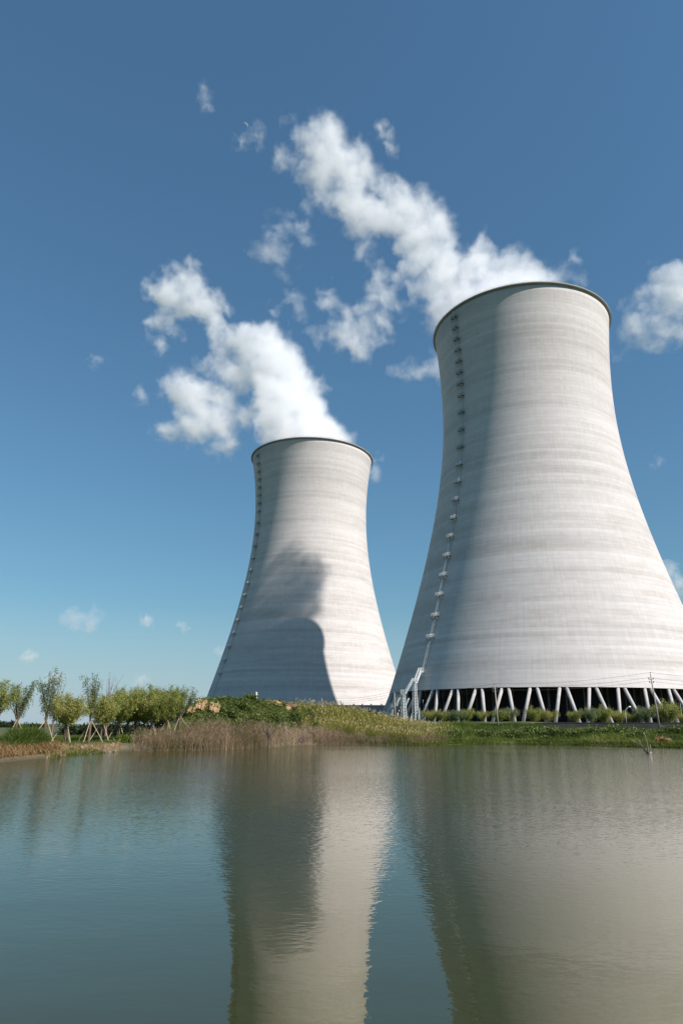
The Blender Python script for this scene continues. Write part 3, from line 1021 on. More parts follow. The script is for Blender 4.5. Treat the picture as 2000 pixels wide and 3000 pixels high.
G1 = 'green shrubs on the mound'
for k, (px, Y, wp, hp, n, lab) in enumerate([
    (548, 21, 40, 18, 700, 'dark shrub at the left foot of the clay cliff'), (595, 24, 44, 12, 600, 'low dark shrub capping the ochre clay cliff'),
    (614, 16, 54, 24, 900, 'shrub just below the gap between the two clay faces'), (655, 22, 60, 16, 900, 'low shrub on the crest right of the clay cliff'),
    (668, 17, 64, 36, 1300, 'large leafy shrub below the crest, right of the pale clay'), (705, 19, 60, 32, 1300, 'leafy shrub under the middle of the crest'),
    (728, 22, 48, 24, 1000, 'tallest rounded shrub on the crest left of the marker post'), (742, 14, 60, 26, 1200, 'shrub below the white marker post'),
    (795, 15, 66, 26, 1000, 'spreading shrub under the brown scarp'), (700, 11, 70, 26, 1000, 'shrub behind the brown brush, below the middle crest'),
    (862, 15, 50, 26, 1000, 'dark shrub just right of the small clay face'), (896, 17, 60, 20, 900, 'shrub on the crest where the reeds begin'),
    (858, 9, 60, 26, 1000, 'pale green shrub left of the lowest reeds'), (925, 10, 22, 26, 500, 'small dark shrub among the yellow green reeds'),
    (640, 11, 56, 22, 800, 'shrub above the pink brush on the left slope'), (575, 12, 60, 26, 800, 'shrub on the slope below the ochre clay cliff')]):
    az_ = math.radians(pxaz(px)); Y = (float(shore(np.array([az_]))[0]) + Y) * math.cos(az_)
    put_shrub(px, 2100, Y, wp, hp, 300 + k, lab, M_shrub, G1, n, ls=.26)
for k, (px, Y, wp, hp, lab) in enumerate([
    (330, 98, 90, 42, 'dark hedge bush under the yellowish willow'), (385, 100, 90, 46, 'dark hedge bush behind the left of the willow clump'),
    (440, 101, 90, 48, 'dark hedge bush behind the middle of the willow clump'), (495, 99, 80, 44, 'dark hedge bush behind the right of the willow clump'),
    (270, 98, 80, 40, 'dark hedge bush behind the slim tall willow'), (215, 102, 80, 32, 'lower dark hedge bush at the left end of the hedge')]):
    put_shrub(px, 2150, Y, wp, hp, 330 + k, lab, M_shrubd, 'dark hedge behind the willows', 1600, name='hedge_bush', ls=.3)
for k, (px, Y, wp, hp, lab) in enumerate([(-6, 235, 60, 22, 'far dark tree clump on the horizon at the left edge'), (38, 240, 30, 18, 'far purple brown bush on the horizon under the second willow'),
                                           (100, 260, 70, 14, 'far low bush on the horizon between the left willows')]):
    put_shrub(px, 2130, Y, wp, hp, 340 + k, lab, M_shrubd, 'far bushes on the left horizon', 700, name='far_bush', ls=.6)
put_shrub(368, 2190, 76.5, 66, 26, 350, 'bright yellow green herb bush at the water edge', M_bright, None, 1300, name='herb_bush', ls=.2)
put_shrub(556, 2180, 78.5, 34, 24, 351, 'small green bush at the waterline amid brown brush', M_shrub, None, 700, name='herb_bush', ls=.2)
put_shrub(415, 2185, 77.5, 70, 34, 352, 'olive bush beside the brown brush at the water edge', M_shrub, None, 900, name='herb_bush', ls=.2)
G2 = 'leafy bushes on the right bank'
for k, (px, Y, wp, hp, lab) in enumerate([
    (1262, 124, 44, 14, 'low bush at the left start of the green bank'), (1330, 128, 46, 16, 'dark bush below the narrow willow bush'),
    (1405, 133, 52, 18, 'dark bush left of the foot of the pole in the willows'), (1500, 137, 70, 22, 'broad shaded bush right of the pole in the willows'),
    (1560, 138, 50, 20, 'leafy bush below the middle of the near tower'), (1625, 135, 60, 24, 'tall leafy bush before the left end of the dark wall'),
    (1690, 133, 56, 22, 'leafy bush right of centre before the dark wall'), (1745, 132, 54, 22, 'leafy bush below the bright willow bush'),
    (1800, 131, 56, 24, 'dark leafy bush under the street lamp'), (1850, 129, 60, 26, 'dark bush directly behind the dead branch tip'),
    (1905, 128, 60, 22, 'dark bush at the foot of the leaning pole'), (1960, 127, 60, 26, 'leafy bush right of the foot of the leaning pole'),
    (2005, 126, 60, 26, 'leafy bush on the bank cut by the right edge'), (1600, 131, 44, 14, 'low dark bush halfway down the bank right of centre'),
    (1860, 124.5, 40, 16, 'dark bush at the waterline left of the dead branch')]):
    put_shrub(px, 2150, Y - 6, wp * 1.25, hp * (.8 + .5 * ((k * 37) % 10) / 10), 370 + k, lab, M_shrub, G2, 1900, name='bank_bush', ls=.3)


# ---- fields of blades (uncountable)
def in_region(n, az0, az1, s0, s1, seed):
    r = rng(seed)
    a = r.uniform(rad(az0), rad(az1), n)
    d = shore(a) + r.uniform(s0, s1, n)
    x, y = d * np.sin(a), d * np.cos(a)
    return r, x, y, terrain(x, y), a, d




def blades(r, x, y, z, h, w, lean, tint, k=4, curl=.6):
    n = len(x)
    a = r.uniform(0, 6.283, n)
    ld = np.c_[np.cos(a), np.sin(a), np.zeros(n)]
    t = np.linspace(0, 1, k)
    C = np.stack([x, y, z - .05], 1)[:, None, :] + ld[:, None, :] * (lean * h)[:, None, None] * (t ** 2)[None, :, None]
    C[:, :, 2] += h[:, None] * (t - curl * lean[:, None] * t ** 2.5 * .6)
    b = r.uniform(0, 6.283, n)
    Wv = np.c_[np.cos(b), np.sin(b), np.zeros(n)]
    ww = w[:, None] * (1 - t[None] ** 1.6 * .92)
    return strips(C, Wv, ww, tint)


def stuff(name, parts, mat):
    v, q, t = joinparts(parts)
    return tag(link_me(name, np_mesh(name, v, q, t), mat), kind='stuff')


# bank grass, right
r, x, y, z, a, d = in_region(52000, pxaz(1130), 30, -.35, 27, 11)
s = d - shore(a)
pat = bumpy(x, y, 4.0)
h = r.uniform(.35, .95, len(x)) * (1 + .35 * pat) * (.45 + .55 * sstep(0, 3, s))
tint = np.clip(.42 + .30 * pat + .2 * bumpy(x, y + 50, 11.0) + r.normal(0, .13, len(x)) + .34 * (1 - sstep(.5, 4.5, s)), 0, 1)
r3, x3, y3, z3, a3, d3 = in_region(9000, pxaz(1200), 30, -.5, 1.4, 15)
stuff('bank_grass', [blades(r3, x3, y3, np.maximum(z3, -.05), r3.uniform(.3, .75, 9000) * (1 + .4 * bumpy(x3, y3, 2.0)), r3.uniform(.025, .05, 9000), r3.uniform(.3, .95, 9000), np.clip(.7 + .25 * bumpy(x3, y3, 5.0) + r3.normal(0, .13, 9000), 0, 1)), blades(r, x, y, z, np.maximum(h, .12), r.uniform(.022, .05, len(x)), r.uniform(.1, .75, len(x)), tint)], M_grass)
# left bank turf
r, x, y, z, a, d = in_region(26000, -30, pxaz(520), 4.0, 42, 12)
pat = bumpy(x, y, 3.0)
stuff('turf', [blades(r, x, y, z, r.uniform(.12, .38, len(x)) * (1 + .4 * pat), r.uniform(.02, .04, len(x)), r.uniform(.1, .8, len(x)), np.clip(.35 + .25 * pat + r.normal(0, .15, len(x)), 0, 1), 3)], M_grass)
# reeds on the right flank of the mound
r, x, y, z, a, d = in_region(36000, pxaz(862), pxaz(1330), 3.5, 22, 13)
pxx = 993 + 2097 * np.tan(a)
keep = ((d - shore(a)) > np.interp(pxx, [868, 930, 1000, 1250], [15, 9, 6.5, 3.0]) + bumpy(x, y, 2.5) * 1.8) & (r.uniform(0, 1, len(x)) < np.interp(pxx, [860, 900, 1210, 1330], [.3, 1, 1, .0]))
x, y, z, pxx = x[keep], y[keep], z[keep], pxx[keep]
n = len(x)
hs = r.uniform(.8, 1.75, n) * np.interp(pxx, [868, 1000, 1150, 1250], [.8, 1.0, .85, .7])
pat = bumpy(x, y, 2.2)
P1 = blades(r, x, y, z, hs, r.uniform(.022, .045, n), r.uniform(.1, .7, n), np.clip(.45 + .2 * pat + r.normal(0, .14, n), 0, .9), 5)
k = r.uniform(0, 1, n) < .12
nk = k.sum()
P2 = blades(r, x[k], y[k], z[k], hs[k] * 1.25, np.full(nk, .016), r.uniform(.05, .25, nk), np.full(nk, .8), 4)
tips = np.c_[x[k] + r.normal(0, .05, nk), y[k], z[k] + hs[k] * 1.2]
P3 = leaves(tips - [0, 0, .1], unit(np.c_[r.normal(.2, .3, (nk, 2)), np.ones(nk)]), unit(r.normal(0, 1, (nk, 3))), np.full(nk, .38), np.full(nk, .05), np.full(nk, 1.0))
stuff('reeds', [P1, P2, P3], M_reed)
# creeping green cover of the mound
r, x, y, z, a, d = in_region(60000, pxaz(525), pxaz(960), 7.5, 27, 14)
n = len(x)
pat = bumpy(x, y, 2.0)
P = np.c_[x, y, z + np.abs(r.normal(0, .16, n)) * (1.2 + pat)]
stuff('creeper_cover', [leaves(P, unit(r.normal(0, 1, (n, 3)) + [0, -.2, .5]), unit(r.normal(0, .6, (n, 3)) + [0, -.3, .8]), r.uniform(.14, .3, n), r.uniform(.05, .1, n),
                               np.clip(.4 + .3 * pat + r.normal(0, .15, n), 0, 1))], M_cover)


# dry brush along the waterline
def twiggy(n, az0, az1, s0, s1, seed, hmin, hmax, tint0):
    r, x, y, z, a, d = in_region(n, az0, az1, s0, s1, seed)
    e = np.minimum(a - rad(az0), rad(az1) - a) / (rad(az1) - rad(az0)) * 6
    ok = (r.uniform(0, 1, n) < np.clip(e, 0, 1)) & ((d - shore(a) - s0) < (s1 - s0) * (.62 + .38 * bumpy(x, y, 3.0)))
    x, y, z, a, d = x[ok], y[ok], z[ok], a[ok], d[ok]; n = len(x)
    pat = bumpy(x, y, 2.2) * 1.25; pat2 = bumpy(x + 40, y, 7.0)
    h = r.uniform(hmin, hmax, n) * (1 + .3 * pat2)
    lean = r.uniform(.05, .55, n)
    tint = np.clip(tint0 + .22 * pat + r.normal(0, .15, n), 0, 1)
    main = blades(r, x, y, np.maximum(z, -.1), h, r.uniform(.008, .017, n), lean, tint, 4, .3)
    tw = []
    for q in range(5):
        t = r.uniform(.3, .95, n)
        b = r.uniform(0, 6.28, n)
        p = np.c_[x, y, z + h * t]
        dv = unit(np.c_[np.cos(b) * .7, np.sin(b) * .7, r.uniform(.4, 1.3, n)])
        L = h * r.uniform(.18, .42, n)
        C = np.stack([p, p + dv * (L * .5)[:, None], p + (dv + [0, 0, -.1]) * L[:, None]], 1)
        tw.append(strips(C, unit(np.cross(dv, r.normal(0, 1, (n, 3)))), np.repeat(r.uniform(.004, .010, n)[:, None], 3, 1) * [1, .8, .3], np.clip(tint + r.normal(0, .08, n), 0, 1)))
    return [main] + tw


stuff('dry_brush', twiggy(8200, pxaz(385), pxaz(800), -.5, 10.5, 21, .8, 2.3, .48) + twiggy(6500, pxaz(580), pxaz(1080), -.6, 10, 22, .7, 1.9, .68)
      + twiggy(6000, pxaz(850), pxaz(1330), -.4, 7.5, 23, .5, 1.5, .5), M_brush)
# fresh shoots among the dry brush, and a weedy margin on the left bank
r, x, y, z, a, d = in_region(9000, pxaz(400), pxaz(1150), .2, 9, 24)
ok = bumpy(x, y, 2.4) > .12; x, y, z = x[ok], y[ok], z[ok]; n = len(x)
r2, x2, y2, z2, a2, d2 = in_region(9000, -28, pxaz(380), -.3, 2.6, 25)
ok = bumpy(x2, y2, 1.3) > -.1; x2, y2, z2 = x2[ok], y2[ok], z2[ok]; n2 = len(x2)
stuff('weeds', [blades(r, x, y, z, r.uniform(.4, 1.5, n), r.uniform(.02, .04, n), r.uniform(.1, .8, n), np.clip(r.normal(.5, .2, n), 0, 1), 4),
                blades(r2, x2, y2, np.maximum(z2, -.03), r2.uniform(.1, .42, n2), r2.uniform(.012, .03, n2), r2.uniform(.2, .9, n2), np.clip(r2.normal(.55, .22, n2), 0, 1), 3)], M_grass)
# straw that hangs over the left margin, and the green clump above it
r, x, y, z, a, d = in_region(5200, -27.5, pxaz(185), 1.6, 5.2, 31)
n = len(x)
x2, y2 = x, y
h = r.uniform(.6, 1.25, n)
ang = np.arctan2(-y, -x) + r.normal(0, .5, n)
t = np.linspace(0, 1, 5)
lean = r.uniform(.5, 1.1, n)
C = np.stack([x, y, z], 1)[:, None, :] + np.c_[np.cos(ang), np.sin(ang), np.zeros(n)][:, None, :] * (lean * h)[:, None, None] * (t ** 1.3)[None, :, None]
C[:, :, 2] += h[:, None] * (1.1 * t - 1.05 * lean[:, None] * t ** 2.2)
C[:, :, 2] = np.maximum(C[:, :, 2], .04)
h_ok = bumpy(x, y, 1.6) > -.55
C, x, y = C[h_ok], x[h_ok], y[h_ok]; n = len(x)
b = r.uniform(0, 6.28, n)
stuff('straw', [strips(C, np.c_[np.cos(b), np.sin(b), np.zeros(n)], r.uniform(.016, .035, n)[:, None] * (1 - .8 * t[None]), np.clip(.5 + .22 * bumpy(x, y, 1.2) + r.normal(0, .16, n), 0, 1))], M_straw)
r, x, y, z, a, d = in_region(7000, pxaz(15), pxaz(150), 3.2, 9.5, 32)
k = (bumpy(x, y, 2.6) > -.45)
x, y, z = x[k], y[k], z[k]; n = len(x)
stuff('tall_grass', [blades(r, x, y, z, r.uniform(.5, 1.9, n) * (1 + .35 * bumpy(x, y, 2.0)) * np.clip(np.interp(993 + 2097 * x / y, [15, 45, 115, 150], [.4, 1, 1, .35]), 0, 1), r.uniform(.02, .042, n), r.uniform(.1, .8, n), np.clip(.42 + .2 * bumpy(x, y, 1.5) + r.normal(0, .15, n), 0, 1), 5)], M_grass)
# sparse dry herbs on the bare left bank
r, x, y, z, a, d = in_region(2600, pxaz(140), pxaz(360), .2, 4.5, 33)
n = len(x)
stuff('dry_herbs', [blades(r, x, y, z, r.uniform(.15, .5, n), r.uniform(.010, .022, n), r.uniform(.2, .9, n), np.clip(.45 + r.normal(0, .22, n), 0, 1), 3)], M_straw)
# loose stones on the left margin
r, x, y, z, a, d = in_region(330, pxaz(150), pxaz(352), .0, 4.2, 34)
mb = MB()
for k in range(len(x)):
    sz = r.uniform(.03, .10) * (2.0 if r.uniform() < .10 else 1)
    b = len(mb.v)
    for j in range(2):
        for q in range(6):
            an = q * 1.047 + r.uniform(-.3, .3); rr = sz * r.uniform(.7, 1.1) * (1, .62)[j]
            mb.v.append((x[k] + rr * math.cos(an), y[k] + rr * math.sin(an), z[k] + (-.03, sz * r.uniform(.6, .95))[j]))
    for q in range(6): mb.f.append((b + q, b + (q + 1) % 6, b + 6 + (q + 1) % 6, b + 6 + q)); mb.t.append(.5)
    mb.f.append(tuple(b + 6 + q for q in range(6))); mb.t.append(.5)
tag(mb.build('rubble', M_stone), kind='stuff')
# pond scum along the right waterline: thin floating mats
rows0, rows1 = [], []
for an in np.radians(np.linspace(5, 24.5, 160)):
    d0 = float(shore(np.array([an]))[0])
    wd = -.15 + .6 * math.sin(an * 90) + .8 * math.sin(an * 41 + 1)
    dd = d0 - max(-.3, wd)
    rows0.append((dd * math.sin(an), dd * math.cos(an), .012)); rows1.append(((d0 + .8) * math.sin(an), (d0 + .8) * math.cos(an), .05))
mb = MB(); mb.quadgrid([rows0, rows1], False)
tag(mb.build('pond_scum', M_algae), kind='stuff')


# ---- clay faces on the mound, fringed by creepers
fringe = []


def clay(px0, px1, py0, py1, Y, mat, seed, depth=1.3):
    c = at((px0 + px1) / 2, (py0 + py1) / 2, Y)
    w = (px1 - px0) * Y / 2097 / 2; h = (py1 - py0) * Y / 2199 / 2
    bm = bmesh.new(); bmesh.ops.create_icosphere(bm, subdivisions=5, radius=1)
    for v in bm.verts:
        p = v.co
        k = 1 + .26 * float(bumpy(p.x * 2.2 + seed, p.z * 1.6 + p.y, .7)) + .13 * float(bumpy(p.x * 9 + seed, p.z * 2 + seed, .7))
        sx = math.copysign(abs(p.x) ** .8, p.x); sz = math.copysign(abs(p.z) ** .75, p.z) * (1 + .25 * float(bumpy(p.x * 2 + seed * 3, seed, .7)))
        v.co = Vector((sx * w * k, p.y * depth * k + .5 * p.z, sz * h * k))
    me = bpy.data.meshes.new('clay_bank'); bm.to_mesh(me); bm.free()
    rr = rng(500 + seed); n = 150
    u = rr.uniform(-1.25, 1.25, n); v = rr.uniform(-1.35, 1.3, n)
    ok = (np.abs(u) > .78 + .25 * bumpy(v * 2, u, .8)) | (v > .62 + .3 * bumpy(u * 2 + seed, v * 0, .8)) | (v < -.55 + .35 * bumpy(u * 2 + seed, v * 0 + 4, .8))
    u, v = u[ok], v[ok]
    P = np.c_[c.x + u * w, c.y + depth * .5 - depth * 1.0 * np.sqrt(np.clip(1.1 - u * u * .5 - v * v * .4, .1, 1.2)) + rr.normal(0, .2, len(u)), c.z + v * h]
    fringe.append(leaves(P, unit(rr.normal(0, 1, (len(u), 3)) + [0, -.3, -.2]), unit(rr.normal(0, .6, (len(u), 3)) + [0, -.6, .5]), rr.uniform(.16, .34, len(u)), rr.uniform(.06, .12, len(u)), np.clip(rr.normal(.4, .2, len(u)), 0, 1)))
    return tag(link_me('clay_bank', me, mat, None, c + Vector((0, depth * .55, 0))), kind='structure')


for a in ((570, 602, 2050, 2090, 19.0, M_clay, 1, 1.5), (545, 567, 2068, 2092, 17.5, M_clay, 5, 1.2), (610, 641, 2060, 2100, 18.0, M_clay, 9, 1.5), (788, 824, 2052, 2073, 20.2, M_clay, 13, 1.2),
          (829, 852, 2066, 2089, 18.2, M_clay, 17, 1.2), (764, 806, 2051, 2065, 21, M_clayd, 21, 1.1), (808, 872, 2057, 2078, 20, M_clayd, 25, 1.0)):
    az_ = math.radians(pxaz((a[0] + a[1]) / 2))
    clay(*a[:4], (float(shore(np.array([az_]))[0]) + a[4]) * math.cos(az_), *a[5:])


stuff('creeper_fringe', fringe, M_cover)


# ---- dark bare shrub standing in the water, and the dead branch
def bare_shrub(px, py, Y, H, label, seed, mat):
    b = at(px, py, Y); b.z = -.25
    r = rng(seed)
    root = empty('bare_shrub', b, label, 'shrub', None)
    lines = [(limb(np.zeros(3), np.array([.02, 0, 1.0]), H * .5, r, .05, 5, .04), .07, .05, 7)]
    tip = lines[0][0][-1]
    tw = []
    for k in range(11):
        a = r.uniform(0, 6.28); e = r.uniform(.5, 1.6)
        t = r.uniform(.45, 1.0)
        st_ = lines[0][0][0] + (tip - lines[0][0][0]) * t
        p = limb(st_, unit(np.array([math.cos(a), math.sin(a), e])), H * r.uniform(.3, .55), r, .05, 6, .16)
        tw.append((p, .028, .010, 4))
        for q in range(6):
            i0 = r.randint(1, 5)
            d0 = unit(p[i0] - p[i0 - 1] + r.normal(0, .5, 3))
            tw.append((limb(p[i0], d0, H * r.uniform(.12, .25), r, .05, 4, .2), .012, .005, 3))
    tubes_mesh('trunk', lines, mat, root)
    tubes_mesh('branches', tw, mat, root)


bare_shrub(785, 2196, 85, 4.0, 'dark leafless small tree standing in the water before the brown brush', 61, M_barkd)
bare_shrub(886, 2190, 93, 2.6, 'thin leafless shrub at the waterline right of the dark small tree', 62, M_brush if False else M_barkp)
p0 = at(1899, 2215, 81); p0.z = 0
mb = MB()
def db(pts, r0, r1):
    P_ = [at(1780 + a / 7.127, 1950 + b / 7.127, 81 + c) - p0 for a, b, c in pts]
    mb.tube(P_, list(np.linspace(r0 * 1.25, r1 * 1.25, len(P_))), 8)
db([(838, 1905, 0), (832, 1855, 0), (770, 1775, .1), (690, 1665, .2), (600, 1620, .5), (520, 1575, .7), (435, 1500, 1.0)], .085, .025)
db([(690, 1665, .2), (665, 1610, .2), (648, 1555, .3)], .04, .015)
db([(832, 1855, 0), (828, 1740, -.1), (815, 1640, -.2), (780, 1500, -.3), (745, 1400, -.4)], .075, .03)
db([(745, 1400, -.4), (722, 1425, -.5)], .025, .012)
db([(845, 1860, 0), (880, 1835, 0), (898, 1800, 0)], .11, .08)
db([(878, 1840, 0), (880, 1720, .1), (878, 1640, .1)], .05, .02)
db([(845, 1865, 0), (905, 1880, -.2)], .05, .03)
tag(mb.build('dead_branch', M_dead, None, p0, True), 'forked bleached dead branch sticking out of the pond at right', 'branch')
b = at(1942, 2190, 111.5)
shrub(Vector((b.x, b.y, gz(b.x, b.y) - .05)), 2.4, 1.5, .9, 77, 'tan heap of dead grass at the waterline below the leaning pole', M_straw, None, 700, 'dead_grass_tuft', .4, 'dead grass')


# ------------------------------------------------------------------ steam and clouds
def steam_mat(name, obj, radius, K, dens, nscale, warp, lo, hi, namp, step, res):
    m = bpy.data.materials.new(name)
    m.use_nodes = True
    nt = m.node_tree; nt.nodes.clear(); l = nt.links
    out = N(nt, 'ShaderNodeOutputMaterial')
    pv = N(nt, 'ShaderNodeVolumePrincipled')
    pv.inputs['Color'].default_value = (1, 1, 1, 1)
    pv.inputs['Anisotropy'].default_value = .0
    tc = N(nt, 'ShaderNodeTexCoord')
    no = N(nt, 'ShaderNodeTexNoise', i_Scale=nscale, i_Detail=6, i_Roughness=.66)
    l.new(tc.outputs['Object'], no.inputs['Vector'])
    v1 = N(nt, 'ShaderNodeVectorMath', operation='SUBTRACT'); l.new(no.outputs['Color'], v1.inputs[0]); v1.inputs[1].default_value = (.5, .5, .5)
    v2 = N(nt, 'ShaderNodeVectorMath', operation='SCALE'); l.new(v1.outputs[0], v2.inputs[0]); v2.inputs['Scale'].default_value = warp
    v3 = N(nt, 'ShaderNodeVectorMath', operation='ADD'); l.new(tc.outputs['Object'], v3.inputs[0]); l.new(v2.outputs[0], v3.inputs[1])
    pd = N(nt, 'ShaderNodeTexPointDensity', point_source='OBJECT', space='WORLD', radius=radius, resolution=res, interpolation='Linear')
    pd.object = obj
    l.new(v3.outputs[0], pd.inputs['Vector'])
    D = math_(nt, 'MULTIPLY', pd.outputs['Density'], 1.0 / K)
    D = math_(nt, 'MINIMUM', D, 1.0)
    n = math_(nt, 'ADD', math_(nt, 'MULTIPLY', math_(nt, 'SUBTRACT', no.outputs['Fac'], .5), 2.0), .5, True)
    x = math_(nt, 'SUBTRACT', math_(nt, 'MULTIPLY', D, math_(nt, 'ADD', math_(nt, 'MULTIPLY', n, namp), lo)), hi, True)
    l.new(math_(nt, 'MULTIPLY', math_(nt, 'POWER', x, 1.25), dens), pv.inputs['Density'])
    l.new(pv.outputs[0], out.inputs['Volume'])
    m.cycles.volume_step_rate = step
    return m


def steam(name, circ, depth, label, cat, group, sp, dens, seed, thick=1.0, step=.085, res=128, nsc=.55, lo=.05, hi=.20, namp=2.3, warp=8.0, extra=(), skirt=False):
    """a cloud of points (dense where the steam is thick) inside a closed hull that bounds the vapour"""
    r = rng(seed)
    cs, rs, ds = [], [], []
    for px, py, pr_, dd in circ:
        Y = depth(px, py)
        d = ray(px, py); t = Y / d.y
        R = pr_ * t
        c = CAM + d * t + Vector((0, 1, 0)) * float(r.uniform(-.5, .5)) * R * .7
        cs.append(c); rs.append(R); ds.append(dd)
    for px, py, pr_, dd in [q for q in circ if skirt and q[3] < .99]:
        d = ray(px, py); t = (depth(px, py) + 3) / d.y
        cs.append(CAM + d * t + Vector(r.normal(0, .5, 3)) * pr_ * t); rs.append(pr_ * t * 1.35); ds.append(dd * .5)
    for x, y, z, R, dd in extra:                       # puffs inside and behind the tower mouth
        cs.append(Vector((x, y, z))); rs.append(R); ds.append(dd)
    C = np.array([list(c) for c in cs]); R = np.array(rs) * 1.25 + sp * .5; D = np.array(ds)
    lo_, hi_ = (C - R[:, None]).min(0), (C + R[:, None]).max(0)
    dim = np.ceil((hi_ - lo_) / sp).astype(int) + 1
    jit = r.uniform(-.4, .4, (97, 89, 3)) * sp
    W_ = np.zeros(dim, dtype=np.float32)
    for k in range(len(C)):
        a0 = np.maximum(np.floor((C[k] - R[k] - lo_) / sp).astype(int), 0)
        a1 = np.minimum(np.ceil((C[k] + R[k] - lo_) / sp).astype(int) + 1, dim)
        ax_ = [lo_[q] + np.arange(a0[q], a1[q]) * sp - C[k][q] for q in range(3)]
        q = np.sqrt(ax_[0][:, None, None] ** 2 + (ax_[1] / thick)[None, :, None] ** 2 + ax_[2][None, None, :] ** 2) / R[k]
        sl_ = tuple(slice(a0[m], a1[m]) for m in range(3))
        W_[sl_] = np.maximum(W_[sl_], D[k] * (1 - sstep(.55, 1.0, q)))
    ix = np.argwhere(r.uniform(0, 1, dim) < W_ ** .7)
    pts = lo_ + ix * sp + r.uniform(-.45, .45, ix.shape) * sp
    # hull: union of the puffs as one closed skin
    bm = bmesh.new()
    for k in range(len(C)):
        M_ = Matrix.Translation(Vector(C[k])) @ Matrix.Diagonal((R[k] + sp * 1.5, (R[k] + sp * 1.5) * thick, R[k] + sp * 1.5, 1))
        bmesh.ops.create_icosphere(bm, subdivisions=2, radius=1.0, matrix=M_)
    me = bpy.data.meshes.new(name); bm.to_mesh(me); bm.free()
    o = bpy.data.objects.new(name, me); COL.objects.link(o)
    md = o.modifiers.new('remesh', 'REMESH'); md.mode = 'VOXEL'; md.voxel_size = sp * 3.6
    dg = bpy.context.evaluated_depsgraph_get()
    hull = bpy.data.meshes.new_from_object(o.evaluated_get(dg))
    o.modifiers.clear(); o.data = hull; hull.name = name; bpy.data.meshes.remove(me)
    n0 = len(hull.vertices)
    hull.vertices.add(len(pts))
    co = np.empty((n0 + len(pts)) * 3, dtype=np.float32)
    hull.vertices.foreach_get('co', co)
    co[n0 * 3:] = pts.astype(np.float32).ravel()
    hull.vertices.foreach_set('co', co)
    hull.update()
    K = 4.19 * 1.7 ** 3 * .20
    hull.materials.append(steam_mat(name, o, sp * 1.7, K, dens, nsc / sp * .35, sp * warp, lo, hi, namp, step, res))
    return tag(o, label, cat, group)


def conv(l, x0, y0, k):
    return [(x0 + q[0] / k, y0 + q[1] / k, q[2] / k, q[3] if len(q) > 3 else 1.0) for q in l]


plumeB = conv([
    (880, 1150, 80), (980, 1140, 110), (1090, 1140, 110), (1180, 1130, 70), (1250, 1150, 45, .85), (1310, 1180, 36, .6),
    (870, 1090, 85), (980, 1080, 120), (1090, 1080, 110), (1180, 1100, 65), (870, 1000, 95), (980, 980, 130), (1090, 1000, 85), (1140, 1040, 45, .8),
    (870, 900, 95), (960, 880, 130), (1050, 900, 85), (1100, 960, 50, .8), (840, 800, 95), (930, 770, 125), (1010, 800, 75), (760, 720, 85), (850, 680, 105), (930, 680, 85), (985, 730, 45, .8),
    (700, 620, 75), (780, 600, 80), (850, 570, 60), (900, 620, 45, .8), (640, 560, 58), (700, 545, 45), (850, 525, 36, .85), (890, 500, 24, .5),
    (940, 490, 24, .38), (880, 430, 24, .25), (1010, 690, 35, .5), (1060, 760, 34, .42), (1130, 820, 36, .42), (1170, 860, 30, .38), (1110, 900, 42, .5), (1190, 1030, 34, .5),
    (560, 490, 50), (520, 430, 55), (450, 400, 58, .95), (380, 370, 62, .95), (300, 350, 58, .88), (250, 310, 55, .85), (205, 300, 38, .6), (560, 370, 45, .6), (605, 395, 25, .42),
    (340, 270, 54, .66), (400, 240, 50, .5), (300, 220, 50, .36), (430, 180, 35, .3), (400, 130, 30, .18), (200, 230, 30, .26),
    (240, 480, 36, .62), (190, 500, 35, .52), (220, 600, 30, .46), (230, 640, 22, .42), (300, 520, 30, .28), (370, 580, 25, .28), (170, 560, 18, .28), (285, 440, 38, .65),
    (560, 560, 50, .7), (570, 640, 45, .5), (600, 700, 50, .62), (540, 700, 40, .46), (480, 740, 35, .42), (650, 760, 60, .72), (700, 830, 55, .64), (640, 820, 40, .46), (560, 780, 30, .3),
    (330, 890, 62, .75), (400, 920, 78, .86), (480, 920, 60, .75), (540, 870, 54, .66), (560, 950, 50, .6), (420, 1010, 88, .82), (500, 1020, 60, .7), (380, 1090, 60, .66), (290, 1090, 52, .56),
    (255, 1110, 34, .46), (450, 1100, 60, .62), (560, 1090, 68, .66), (600, 1150, 58, .62), (540, 1190, 42, .5), (640, 1200, 38, .38), (640, 1000, 55, .52), (700, 1000, 50, .56), (720, 1060, 40, .5),
    (640, 900, 40, .42), (250, 870, 30, .42), (120, 890, 28, .42), (100, 920, 18, .3), (160, 940, 24, .22)], 350, 700, 1.96)
